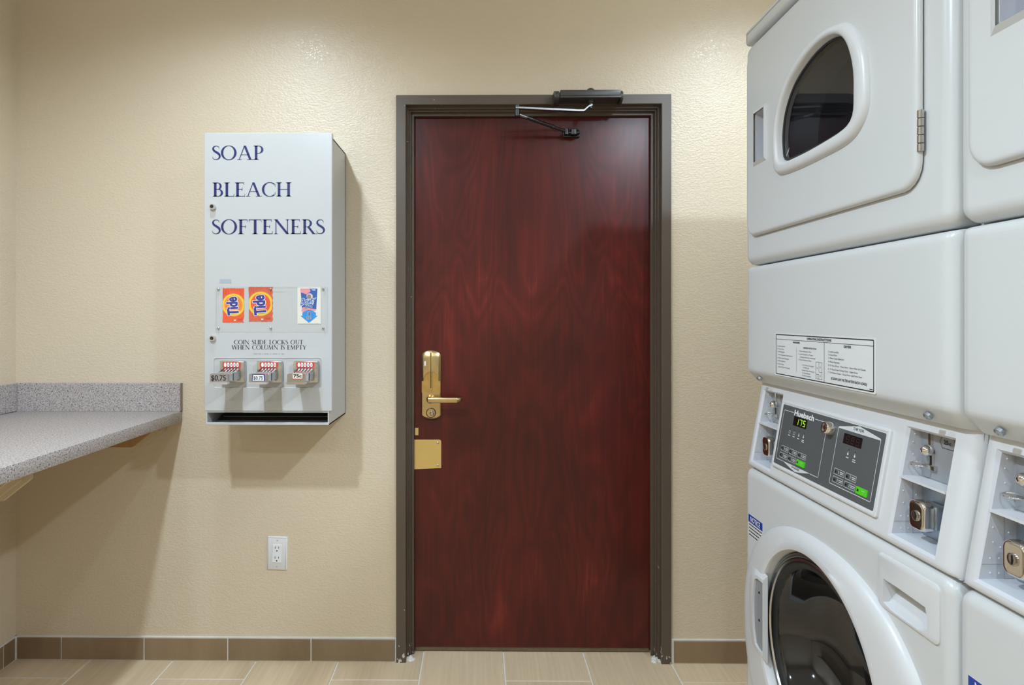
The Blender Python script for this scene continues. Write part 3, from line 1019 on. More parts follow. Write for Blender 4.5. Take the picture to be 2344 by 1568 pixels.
def packet(x0, x1, z0, z1, ragged, worn):
    n_ = 14
    lp = []
    for k in range(n_ + 1):
        lp.append((x0 + (x1 - x0) * k / n_, z0 + (random.uniform(-.0016, .0016) if worn else random.uniform(-.0005, .0005))))
    m_ = 26
    for k in range(1, m_ + 1):
        t_ = k / m_
        off = (.0022 * abs(math.sin(t_ * math.pi * 6.5)) + random.uniform(-.0006, .0006)) if ragged else random.uniform(-.0003, .0003)
        if not ragged and t_ < .16: off = -.006 * (1 - t_ / .16)
        lp.append((x1 + off, z0 + (z1 - z0) * t_))
    for k in range(n_ - 1, -1, -1):
        lp.append((x0 + (x1 - x0) * k / n_, z1 + random.uniform(-.0006, .0006)))
    for k in range(m_ - 1, 0, -1):
        lp.append((x0 + random.uniform(-.0004, .0004) - (.0025 * max(0, (k / m_ - .8) * 5) if ragged else 0), z0 + (z1 - z0) * k / m_))
    q = MB().prism(lp, ff, .0003, PZ)
    p_ = q.build('sample_packet', M['packet_worn' if worn else 'packet'], disp)
    cx, cz = (x0 + x1) / 2 + .0005, z0 + (z1 - z0) * .512
    R_ = (x1 - x0) * .535

    def clip(pts):
        return [(min(max(u, x0 + .0004), x1 - .0004), v) for u, v in pts]
    b = MB()
    rings_ = [[ff(*c, PZ + .0003) for c in clip([(cx + R_ * f_ * math.cos(a), cz + R_ * f_ * .98 * math.sin(a)) for a in [2 * math.pi * j / 48 for j in range(48)]])] for f_ in (1.0, .80)]
    b.loft(rings_); b.build('round_emblem', M['yellow'], p_)
    b = MB(); b.lathe([(R_ * .80, 0), (0, 0)], ff(cx, cz, PZ + .0003), (0, -1, 0), 40); b.build('emblem_centre', M['orange' if not worn else 'packet'], p_)
    b = MB()
    for k in range(5):
        b.lathe([(R_ * .62, 0), (R_ * .60, 0)], ff(cx, cz, PZ + .0004), (0, -1, 0), 30)
        break
    hz = z1 - .012
    for k in range(13):
        xa = x0 + (x1 - x0) * (.04 + .073 * k)
        hh_ = random.uniform(.003, .0105) if 3 < k < 11 else random.uniform(.010, .030)
        flat_rect(b, ff, xa, xa + random.uniform(.0006, .0016), z1 - .002 - hh_, z1 - .002, PZ + .0002)
    for k in range(4):
        flat_rect(b, ff, x0 + (x1 - x0) * (.70 + .06 * k), x0 + (x1 - x0) * (.73 + .06 * k), z0 + .006, z0 + .006 + random.uniform(.006, .011), PZ + .0002)
    b.build('small_print', M['packet_dk'], p_)
    b = MB(); flat_rect(b, ff, x0 + (x1 - x0) * .53, x0 + (x1 - x0) * .62, z0 + .005, z0 + .0095, PZ + .0003); b.build('stamp', M['cream'], p_)
    for spread, mt, nn in ((.075, 'white', .0006), (.028, 'royal', .0009)):
        b = MB()
        for k in range(10):
            ox, oz = R_ * spread * math.cos(k * math.pi / 5), R_ * spread * math.sin(k * math.pi / 5)
            text(b, ff, 'Tide', cx + R_ * .44 + ox, cz - R_ * .80 + oz, R_ * .90, R_ * 1.52, bold=.018, shear=.12, rot=math.radians(97), n=PZ + nn + k * .000004)
        b.build('logo' if mt == 'royal' else 'logo_outline', M[mt], p_)
    return p_


packet(-0.855, -0.7837, 1.2592, 1.3722, False, False)
packet(-0.7675, -0.6905, 1.2625, 1.3765, True, True)
# softener card
cm = MB(); cm.prism(rrect(-0.6064, -0.5290, 1.2545, 1.3764, .001, 2), ff, .0003, PZ)
card = cm.build('sample_card', M['cream'], disp)
sx_ = 0.270 / 2344 * (2.02 / 1.4)              # metres per pixel of the enlarged study


def cp(x, y):                                   # card coordinates: 0..1 across, 0..1 up
    return (-0.6064 + 0.0784 * x, 1.2549 + 0.1215 * y)


def cf(x, y, n=0.0):
    return ff(*cp(x, y), PZ + n)


b = MB(); b.quad(cf(.13, .955, .0002), cf(.85, .955, .0002), cf(.80, .40, .0002), cf(.21, .32, .0002)); b.build('blue_ground', M['blue'], card)
b = MB()
b.tess([[cf(*p, .0004) for p in catmull([(.14, .955), (.30, .955), (.52, .94), (.54, .87), (.44, .83), (.40, .80), (.26, .83), (.14, .86)], 4)]])
b.build('pink_shape', M['pink'], card)
b = MB()
b.tess([[cf(*p, .0004) for p in catmull([(.21, .32), (.20, .41), (.30, .46), (.50, .42), (.78, .40), (.76, .36), (.50, .345)], 4)]])
b.build('pink_shape', M['pink'], card)
b = MB(); b.lathe([(.0105, 0), (0, 0)], cf(.52, .74, .0005), (0, -1, 0), 24); b.build('pale_disc', M['pale'], card)
b = MB(); b.tess([[cf(*p, .0007) for p in catmull([(.40, .72), (.46, .79), (.56, .78), (.58, .71), (.54, .66), (.46, .68)], 4)]]); b.build('small_picture', M['inkgrey'], card)
b = MB()
arrow = [(.215, .30)] + [(.215 + .57 * k / 10, .30 + .075 * math.sin(math.pi * k / 10)) for k in range(1, 10)] + [(.785, .30), (.785, .215), (.86, .215), (.49, .025), (.135, .215), (.215, .215)]
b.tess([[cf(*p, .0005) for p in arrow]]); b.build('arrow', M['skyblue'], card)
for bold, mt, nn in ((.075, 'white', .0009), (.02, 'blue', .0012)):
    b = MB()
    text(b, cf, 'Downy', .13, .50, .17, .70, bold=bold, shear=.45, rot=math.radians(7), n=nn)
    text(b, cf, 'Care', .33, .415, .085, .36, bold=bold, shear=.45, rot=math.radians(5), n=nn)
    b.build('lettering', M[mt], card)
for bold, mt, nn in ((.07, 'white', .0008), (.015, 'ink', .0011)):
    b = MB()
    text(b, cf, '1', .50, .215, .10, .09 if mt == 'white' else .055, bold=bold * .6, align='C', n=nn)
    text(b, cf, 'LOAD', .49, .12, .068, .25, bold=bold, align='C', n=nn)
    b.build('lettering', M[mt], card)
b = MB(); flat_rect(b, cf, .60, .78, .925, .935, .0004); flat_rect(b, cf, .64, .76, .905, .915, .0004); b.build('fine_print', M['white'], card)
b = MB()
for k in range(26):
    flat_rect(b, cf, .04 + .033 * k, .055 + .033 * k, .008, .011, .0003)
b.build('cut_line', M['inkgrey'], card)
win = MB().box(-0.8768, -0.5077, YF - 0.0048, YF - 0.0028, 1.2303, 1.378, 0.0004, 1).build('display_window', M['clear'], disp)
wl = MB()
rect_line(wl, ff, -0.8768, -0.5077, 1.2303, 1.378, .0008, .0052)
wl.build('window_edge', mat('acrylic_edge', (0.46, 0.47, 0.45), 0.3, var=0.05), win)
for xx in (-0.8685, -0.6945, -0.5205):
    for zz in (1.3695, 1.2405):
        MB().lathe([(.0036, .0), (.0036, .0060), (.0022, .0072), (0, .0074)], (xx, YF, zz), (0, -1, 0), 12).build('screw', M['chrome_dull'], win, smooth=35)
b = MB()
flat_rect(b, ff, -0.688, -0.651, 1.3602, 1.3607, .0006); b.build('crease', M['inkgrey'], disp)

# coin slides


def coin_slide(xc, price):
    z0, z1 = 1.0612, 1.1316
    yb = YF + .003
    c = MB()
    c.box(xc - .0405, xc + .0405, yb - .021, yb, z0, z1, .003, 2)
    cs = c.build('coin_slide', M['chrome_dull'], disp, smooth=40)
    yp = yb - .021
    q = MB()
    q.box(xc - .0305, xc + .029, yp - .0012, yp, 1.1115, 1.1290, .001, 1)
    rs = q.build('coin_strip', M['red'], cs)
    for k in range(5):
        q = MB()
        ce = (xc - .0215 + .0102 * k, yp - .0016, 1.1200)
        q.add([(ce[0] + .0041 * math.cos(a), ce[1], ce[2] + .0072 * math.sin(a)) for a in [2 * math.pi * j / 18 for j in range(18)]], [tuple(range(18))])
        q.build('coin_window', M['white'], cs)
    q = MB()
    for k in range(1, 5):
        text(q, lambda u, v, n: (u, yp - n, v), '25', xc - .0215 + .0102 * k, 1.1180, .0042, .0048, align='C', bold=.02, n=.0020)
    q.build('coin_value', M['royal'], cs)
    # grooved escutcheon sides
    q = MB()
    for k in range(7):
        q.box(xc - .0385, xc - .033, yp - .0008, yp, 1.1095 + .0028 * k, 1.1107 + .0028 * k)
        q.box(xc + .0325, xc + .0385, yp - .0008, yp, 1.1095 + .0028 * k, 1.1107 + .0028 * k)
    tag(q.build('grip_ribs', M['chrome'], cs), kind='stuff')
    # the tongue that slides in and out
    q = MB()
    ya, yf = yp + .001, 1.915
    ring_ = lambda y_, hw, za, zb: [(xc - hw, y_, za), (xc + hw, y_, za), (xc + hw, y_, zb), (xc - hw + .002, y_, zb)]
    q.loft([ring_(ya, .0285, 1.0685, 1.1110), ring_(1.955, .028, 1.0720, 1.0990), ring_(yf, .0265, 1.0760, 1.0960)], cap0=True, cap1=True)
    tg = q.build('tongue', M['chrome'], cs)
    for k in range(5):
        q = MB()
        xa = xc - .0215 + .0102 * k
        q.quad((xa - .0011, 1.953, 1.0996), (xa + .0011, 1.953, 1.0996), (xa + .0011, yp, 1.1112), (xa - .0011, yp, 1.1112))
        q.build('coin_slot', M['black'], tg)
    q = MB()
    q.box(xc - .020, xc + .0285, 1.953, 1.957, 1.0700, 1.1015)
    q.box(xc + .0284, xc + .0294, 1.945, yp, 1.0740, 1.0985, .0005, 1)
    q.build('side_plate', mat('brushed_side', (0.55, 0.58, 0.60), 0.34, 1.0, var=0.06) if 'brushed_side' not in bpy.data.materials else bpy.data.materials['brushed_side'], tg)
    q = MB()
    q.prism(rrect(xc - .029, xc + .0275, 1.0700, 1.1000, .005, 4), lambda u, v, n: (u, 1.915 - n, v), 0, .012)
    pu = q.build('push_plate', M['chrome_dull'], tg, smooth=35)
    q = MB()
    q.prism(rrect(xc - .031, xc + .0290, 1.0670, 1.0740, .003, 3), lambda u, v, n: (u, 1.915 - n, v), 0, .0165)
    q.build('push_lip', M['chrome'], tg, smooth=35)
    mp = lambda u, v, n: (xc + u, 1.9030 - n, v)
    if price == 'chrome':
        q = MB(); text(q, mp, '$0.75', -.0245, 1.0785, .0165, .046, bold=.004, n=.0008); q.build('price', M['inkblack'], cs)
    elif price == 'white':
        q = MB(); q.prism([(-.020, 1.0762), (.0215, 1.0762), (.0195, 1.0985), (-.0175, 1.0985)], mp, .0002, .0008); q.build('price_tag', M['royal'], cs)
        q = MB(); q.prism([(-.0172, 1.0782), (.0188, 1.0782), (.0172, 1.0965), (-.0150, 1.0965)], mp, .0008, .0012); q.build('price_card', M['white'], cs)
        q = MB(); text(q, mp, '$0.75', .0005, 1.0815, .0105, .029, bold=.012, align='C', n=.0016); q.build('price', M['inkblack'], cs)
    else:
        q = MB(); q.prism(rrect(-.0130, .0205, 1.0835, 1.1030, .003, 3), mp, .0002, .0008); q.build('price_tag', M['red'], cs)
        q = MB(); q.prism(rrect(-.0116, .0191, 1.0850, 1.1015, .002, 3), mp, .0008, .0012); q.build('price_card', M['cream'], cs)
        q = MB(); text(q, mp, '75c', .0038, 1.0890, .0090, .0255, bold=.035, align='C', n=.0016); q.build('price', M['inkblack'], cs)
    return cs


coin_slide(-0.8175, 'chrome')
coin_slide(-0.6945, 'white')
coin_slide(-0.5745, 'red')

# ------------------------------------------------------------------ wall outlet
ou = thing('wall_outlet', (-0.756, D, 0.3985), 'white duplex electrical outlet low on the wall', 'outlet')
rotm = Matrix.Rotation(math.radians(1.3), 3, 'Y')


def of(u, v, n=0.0):
    p = rotm @ Vector((u, 0, v))
    return (-0.756 + p.x, D - n, 0.3985 + p.z)


q = MB()
po_ = rrect(-.0372, .0372, -.0615, .0615, .003, 3)
q.loft([[of(u, v, 0) for u, v in po_], [of(u, v, .0035) for u, v in po_], [of(u, v, .0058) for u, v in inset(po_, .004)]], cap1=True)
plt = q.build('cover_plate', M['outlet'], ou, smooth=30)
q = MB()
po2 = rrect(-.0170, .0170, -.0335, .0335, .0015, 2)
q.loft([[of(u, v, .005) for u, v in po2], [of(u, v, .0072) for u, v in po2], [of(u, v, .0078) for u, v in inset(po2, .0008)]], cap1=True)
rc = q.build('receptacle', M['outlet'], ou)
for zc in (.0185, -.0185):
    for xa, hh_ in ((-.0063, .0042), (.0063, .0034)):
        q = MB(); flat_rect(q, of, xa - .0010, xa + .0010, zc + .004 - hh_, zc + .004 + hh_, .0080); q.build('slot', M['cavity'], rc)
    q = MB(); q.lathe([(.0026, 0), (0, 0)], of(0, zc - .0078, .0080), (0, -1, 0), 14); q.build('ground_hole', M['black'], rc)
for zc in (.0485, -.0485):
    MB().lathe([(.003, 0), (.003, .0008), (0, .001)], of(0, zc, .0056), (0, -1, 0), 12).build('screw', M['plastic_grey'], plt)

# ------------------------------------------------------------------ stacked washer and dryer
MX, MY = 0.67, 1.5576
WID = 0.684
mac = thing('stacked_washer_dryer', (MX, MY, 0.0), 'stacked white coin washer and dryer whose display shows a green 175', 'laundry machine', 'stacked washers and dryers')


def m3(s, z, d=0.0):                       # s along the front from the far edge, z up, d depth behind the front plane
    return (MX + d, MY - s, z)


def mbox(mb, s0, s1, d0, d1, z0, z1, r=0.0, seg=3):
    return mb.box(MX + d0, MX + d1, MY - s1, MY - s0, z0, z1, r, seg)


def front_plate(mb, s0, s1, z0, z1, d, r, depth, corner, holes=()):
    o = rrect(s0, s1, z0, z1, corner, 5)
    rings_ = []
    for k in range(5):
        a = math.radians(90 * k / 4)
        rings_.append([m3(u, v, d + r - r * math.cos(a)) for u, v in inset(o, r - r * math.sin(a))])
    rings_.append([m3(u, v, d + depth) for u, v in o])
    rings_.insert(0, [m3(u, v, d) for u, v in inset(o, r + .004)])
    mb.loft(rings_)
    mb.tess([rings_[0]] + [[m3(u, v, d) for u, v in h] for h in holes])


# cabinet shells behind the fronts
c = MB()
mbox(c, .003, .008, .045, .70, .03, 1.99); mbox(c, WID - .008, WID - .003, .045, .70, .03, 1.99)
mbox(c, .003, WID - .003, .02, .70, 1.984, 1.990); mbox(c, .003, WID - .003, .694, .70, .03, 1.99)
mbox(c, .003, WID - .003, .06, .70, 1.108, 1.114); mbox(c, .003, WID - .003, .04, .70, .03, .036)
c.build('cabinet', M['enamel'], mac)
for s_ in (.05, WID - .05):
    for d_ in (.08, .62):
        c = MB()
        c.lathe([(.022, 0), (.022, .012), (.012, .014), (.012, .031)], m3(s_, 0, d_), (0, 0, 1), 16, cap0=True)
        c.build('levelling_foot', M['rubber'], mac)
c = MB(); front_plate(c, 0.0, WID, 1.9590, 1.9995, 0.0, .010, .06, .010); c.build('top_panel', M['enamel'], mac, smooth=40)

# dryer front with the door opening
dopen = rrect(.046, .613, 1.488, 1.916, .03, 5)
c = MB(); front_plate(c, 0.0, WID, 1.4055, 1.9560, 0.0, .020, .05, .026, [dopen])
c.loft([[m3(u, v, 0) for u, v in dopen], [m3(u, v, .02) for u, v in dopen]])
c.build('dryer_front', M['enamel'], mac, smooth=40)

OUT = [(.466, 1.796), (.4413, 1.812), (.3802, 1.826), (.3209, 1.8208), (.2552, 1.7952), (.2092, 1.752), (.1877, 1.7022), (.1850, 1.6344), (.2010, 1.5920), (.2741, 1.5830), (.3861, 1.5835),
       (.4598, 1.5883), (.4964, 1.6061), (.5154, 1.6358), (.5165, 1.6873), (.5091, 1.7337), (.4899, 1.7684)]
OUT = catmull(OUT, 6)
INN = [(.4225, 1.7985), (.3765, 1.8065), (.3190, 1.7985), (.2600, 1.7735), (.2230, 1.7350), (.2070, 1.6930), (.2060, 1.6480), (.2210, 1.6145), (.3000, 1.6080), (.3950, 1.6100), (.4577, 1.6161),
       (.4799, 1.6317), (.4833, 1.6674), (.4816, 1.7089), (.4700, 1.7480), (.4520, 1.7780)]
INN = catmull(INN, 6)
HND = rrect(.0865, .1370, 1.6480, 1.7630, .006, 4)
wnd_hole = inset(OUT, .010)
c = MB(); front_plate(c, .0315, .6275, 1.4735, 1.9315, -.011, .008, .0085, .040, [wnd_hole, HND])
dryd = c.build('dryer_door', M['enamel'], mac, smooth=40)
hp = MB()
hin = inset(HND, .004)
hp.loft([[m3(u, v, -.011) for u, v in HND], [m3(u, v, .006) for u, v in hin], [m3(u, v, .013) for u, v in inset(hin, .004)]], cap1=True)
hp.build('door_pull', M['plastic_grey'], dryd, smooth=50)
hp = MB()
flare = [(.0715, 1.7725), (.140, 1.7725), (.140, 1.6395), (.0715, 1.6395)]
hb = [(.0860, 1.7635), (.1375, 1.7635), (.1375, 1.6475), (.0860, 1.6475)]
hp.loft([[m3(u, v, -.0108) for u, v in flare], [m3(u, v, -.0165) for u, v in hb]])
hp.build('pull_flare', M['enamel'], dryd)


def resample(loop, n, c):
    """points of a star-shaped loop at equal angles about c"""
    out = []
    m_ = len(loop)
    for k in range(n):
        a = 2 * math.pi * k / n
        dx, dy = math.cos(a), math.sin(a)
        best = None
        for i in range(m_):
            (x1, y1), (x2, y2) = loop[i], loop[(i + 1) % m_]
            x1, y1, x2, y2 = x1 - c[0], y1 - c[1], x2 - c[0], y2 - c[1]
            ex, ey = x2 - x1, y2 - y1
            den = dx * ey - dy * ex
            if abs(den) < 1e-12: continue
            t = (x1 * ey - y1 * ex) / den
            u = (x1 * dy - y1 * dx) / den
            if t > 0 and -1e-6 <= u <= 1 + 1e-6 and (best is None or t > best): best = t
        out.append((c[0] + dx * best, c[1] + dy * best))
    return out


CW = (.350, 1.695)
NO = 96
oo, ii = resample(OUT, NO, CW), resample(INN, NO, CW)
c = MB()
c.loft([[m3(u, v, -.0095) for u, v in oo], [m3(u, v, -.014) for u, v in inset(oo, .001)], [m3(u, v, -.0195) for u, v in inset(oo, .005)], [m3(u, v, -.022) for u, v in inset(oo, .011)],
        [m3(u, v, -.022) for u, v in inset(ii, -.006)], [m3(u, v, -.020) for u, v in inset(ii, -.0015)], [m3(u, v, -.015) for u, v in ii], [m3(u, v, -.006) for u, v in inset(ii, .003)]])
ring = c.build('window_ring', M['plastic'], dryd, smooth=50)
c = MB()
c.loft([[m3(u, v, -.0065) for u, v in inset(ii, .0028)], [m3(u, v, -.0085) for u, v in inset(ii, .0050)], [m3(u, v, -.0075) for u, v in inset(ii, .0080)], [m3(u, v, .004) for u, v in inset(ii, .011)]])
c.build('window_seal', M['rubber'], dryd, smooth=50)
c = MB()
c.loft([[m3(u, v, -.0062) for u, v in inset(ii, .0075)], [m3(u, v, -.0064) for u, v in inset(ii, .03)]], cap1=True)
c.build('window_glass', M['tint'], dryd)
c = MB()
c.loft([[m3(u, v, .003) for u, v in inset(ii, .010)], [m3(u, v, .07) for u, v in inset(ii, .004)], [m3(u, v, .08) for u, v in inset(ii, -.03)], [m3(u, v, .45) for u, v in inset(ii, -.03)]], cap1=True)
c.build('dryer_drum', mat('dryer_drum_paint', (0.40, 0.41, 0.43), 0.4, 0.1, var=0.3, vscale=6), mac, smooth=40)
hg = MB()
for k in range(5):
    z_ = 1.5265 + .0127 * k
    hg.lathe([(.0040, .0004), (.0046, .001), (.0046, .0117), (.0040, .0123)], m3(.6285, z_, -.0065), (0, 0, 1), 14, cap0=True, cap1=True)
hg.build('hinge', M['chrome_dull'], dryd, smooth=40)

# lower dryer panel with its slanted skirt, and screws
rr0 = .016
skp = [(.045, 1.4030)] + [(rr0 * (1 - math.sin(math.radians(a_))), 1.4030 - rr0 * (1 - math.cos(math.radians(a_)))) for a_ in (0, 18, 36, 54, 72, 90)]
skp += [(0.0, 1.380), (0.0, 1.165), (0.0, 1.1500), (.0012, 1.1435), (.0045, 1.1385), (.0235, 1.1190), (.0275, 1.1160), (.033, 1.1150), (.075, 1.1150)]
svl = [0.0, .0004, .0016, .004, .0075, .012, .018, .0235] + [.06 + (WID - .12) * k / 5 for k in range(6)]
svl += [WID - v for v in (.0235, .018, .012, .0075, .004, .0016, .0004, 0.0)]
rows = []
for d_, z_ in skp:
    r_ = [m3(0.0, z_, max(d_, .05))]
    for s_ in svl:
        e_ = min(s_, WID - s_)
        rr_ = .0235
        add = rr_ - math.sqrt(max(rr_ ** 2 - (rr_ - e_) ** 2, 0)) if e_ < rr_ else 0
        dd_ = max(d_, add) + .35 * min(d_, add) if z_ > 1.2 else d_ + add
        r_.append(m3(s_, z_, min(dd_, .075)))
    r_.append(m3(WID, z_, max(d_, .05)))
    rows.append(r_)
c = MB(); c.loft(rows, close=False)
skirt = c.build('lint_panel', M['enamel'], mac, smooth=50)
for s_ in (.0640, .6240):
    p_ = m3(s_, 1.1290, .0095)
    MB().lathe([(.0066, .0), (.0066, .0045), (.0045, .0062), (.002, .0064), (0, .005)], p_, (-.75, 0, -.65), 10).build('screw', M['zinc'], skirt, smooth=40)

# operating label
lb = MB(); LS, LZ0, LW, LH = .1655, 1.1500, .344, .088
lb.prism(rrect(LS - .006, LS + LW + .006, LZ0 - .004, LZ0 + LH + .004, .004, 3), lambda u, v, n: m3(u, v, -n), .0001, .0007)
label = lb.build('instruction_label', M['paper'], mac)


def lf(u, v, n=0.0):
    return m3(LS + u, LZ0 + v, -n - .0011)


q = MB()
poly_line(q, lf, rrect(0, LW, 0, LH, .002, 2), .0018, closed=True)
flat_rect(q, lf, 0, LW, .0775, .0783); flat_rect(q, lf, .1938, .1946, 0, .078); flat_rect(q, lf, .0891, .0896, .0105, .064)
for a_ in ((.164, .187, .0044, .0381), (.1755, .187, .0182, .0381), (.164, .1755, .0044, .0137)):
    rect_line(q, lf, *a_, .0006)
q.build('label_rule', M['inkblack'], label)
q = MB()
for body_, x_, y_, cap_, wd_, bo in (
        ('OPERATING INSTRUCTIONS', .1308, .0806, .0044, .0877, .02), ('WASHER', .0755, .0712, .0038, .0283, .02), ('DRYER', .2589, .0708, .0044, .0222, .02),
        ('1. Load Laundry', .0068, .0615, .0026, .0345, 0), ('2. Close Door', .0065, .0551, .0026, .0300, 0), ('3. Add Supplies', .0062, .0487, .0026, .034, 0), ('(See Dispenser Instructions)', .0115, .0420, .0026, .0622, 0),
        ('4. Make Cycle Selection', .0060, .0347, .0026, .052, 0), ('5. Make Payment', .0060, .0283, .0026, .037, 0), ('6. Press Start', .0060, .0213, .0026, .030, 0), ('(Door Must be Closed)', .0112, .0150, .0026, .050, 0),
        ('DISPENSER INSTRUCTIONS', .1176, .0622, .0028, .0487, .02), ('1. Open Dispenser Door', .099, .0550, .0026, .0498, 0), ('2. Load Supplies in Proper', .0988, .0488, .0026, .0555, 0), ('Compartment (as indicated)', .1038, .0428, .0026, .0590, 0), ('3. Close Dispenser Door', .0984, .0370, .0026, .0505, 0),
        ('A. Pre-Wash Detergent', .1127, .0267, .0024, .0450, 0), ('(if Offered)', .1170, .0216, .0024, .022, 0), ('B. Main Wash Detergent', .1127, .0159, .0024, .047, 0), ('C. Liquid Bleach', .1127, .0105, .0024, .032, 0), ('D. Fabric Softener', .1127, .0051, .0024, .035, 0),
        ('D', .1687, .0245, .0030, None, .0), ('A', .1799, .0270, .0030, None, .0), ('C', .1687, .0075, .0030, None, .0), ('B', .1799, .0100, .0030, None, .0),
        ('1. Load Laundry', .2084, .0597, .0030, .0345, 0), ('2. Close Door', .2084, .0538, .0030, .0290, 0), ('3. Make Cycle Selection', .2084, .0474, .0030, .0510, 0), ('4. Make Payment', .2084, .0404, .0030, .0370, 0),
        ('5. To Start Dryer - Press Start - Door Must be Closed', .2079, .0336, .0030, .1140, 0), ('6. To Stop Dryer During Cycle - Open Door', .2079, .0265, .0030, .0930, 0), ('7. To Restart Dryer - Close Door and Press Start', .2079, .0201, .0030, .1050, 0),
        ('(CLEAN LINT FILTER AFTER EACH LOAD)', .2176, .0085, .0044, .1083, .015)):
    text(q, lf, body_, x_, y_, cap_, wd_, bold=bo, n=.0002)
flat_rect(q, lf, .333, .3416, .0028, .0040)
q.build('label_print', M['inkblack'], label)

# console with two coin niches
CZ0, CZ1 = .9045, 1.1150
SL = .175


def cd(z): return SL * (z - .905)


c = MB()
NR = .022
edge = [NR * (1 - math.cos(math.radians(90 * k / 5))) for k in range(6)]
svals = edge + [.028, .129, .540, .645] + [WID - e for e in reversed(edge)]
zvals = [CZ0 + .010 * (1 - math.cos(math.radians(90 * k / 4))) for k in range(5)] + [.918, 1.098, CZ1]


def cdep(s_, z_):
    e_ = min(s_, WID - s_)
    a_ = NR - math.sqrt(max(NR ** 2 - (NR - e_) ** 2, 0)) if e_ < NR else 0
    f_ = z_ - CZ0
    b_ = .010 - math.sqrt(max(.0001 - (.010 - f_) ** 2, 0)) if f_ < .010 else 0
    return cd(z_) + max(a_, b_) + min(a_, b_) * .4


niches = ((.028, .129), (.540, .645))
for i in range(len(svals) - 1):
    for j in range(len(zvals) - 1):
        if zvals[j] == .918 and any(abs(svals[i] - a) < 1e-6 for a, b_ in niches):
            continue
        q4 = [(svals[i], zvals[j]), (svals[i + 1], zvals[j]), (svals[i + 1], zvals[j + 1]), (svals[i], zvals[j + 1])]
        c.quad(*[m3(a, z_, cdep(a, z_)) for a, z_ in q4])
for a, b_ in ((0.0, 1), (WID, -1)):
    c.quad(m3(a, CZ0, .03), m3(a, CZ1, .05), m3(a, CZ1, .08), m3(a, CZ0, .08))
c.quad(m3(0, CZ0, .010), m3(WID, CZ0, .010), m3(WID, CZ0, .08), m3(0, CZ0, .08))
console = c.build('control_console', M['plastic'], mac, smooth=35)


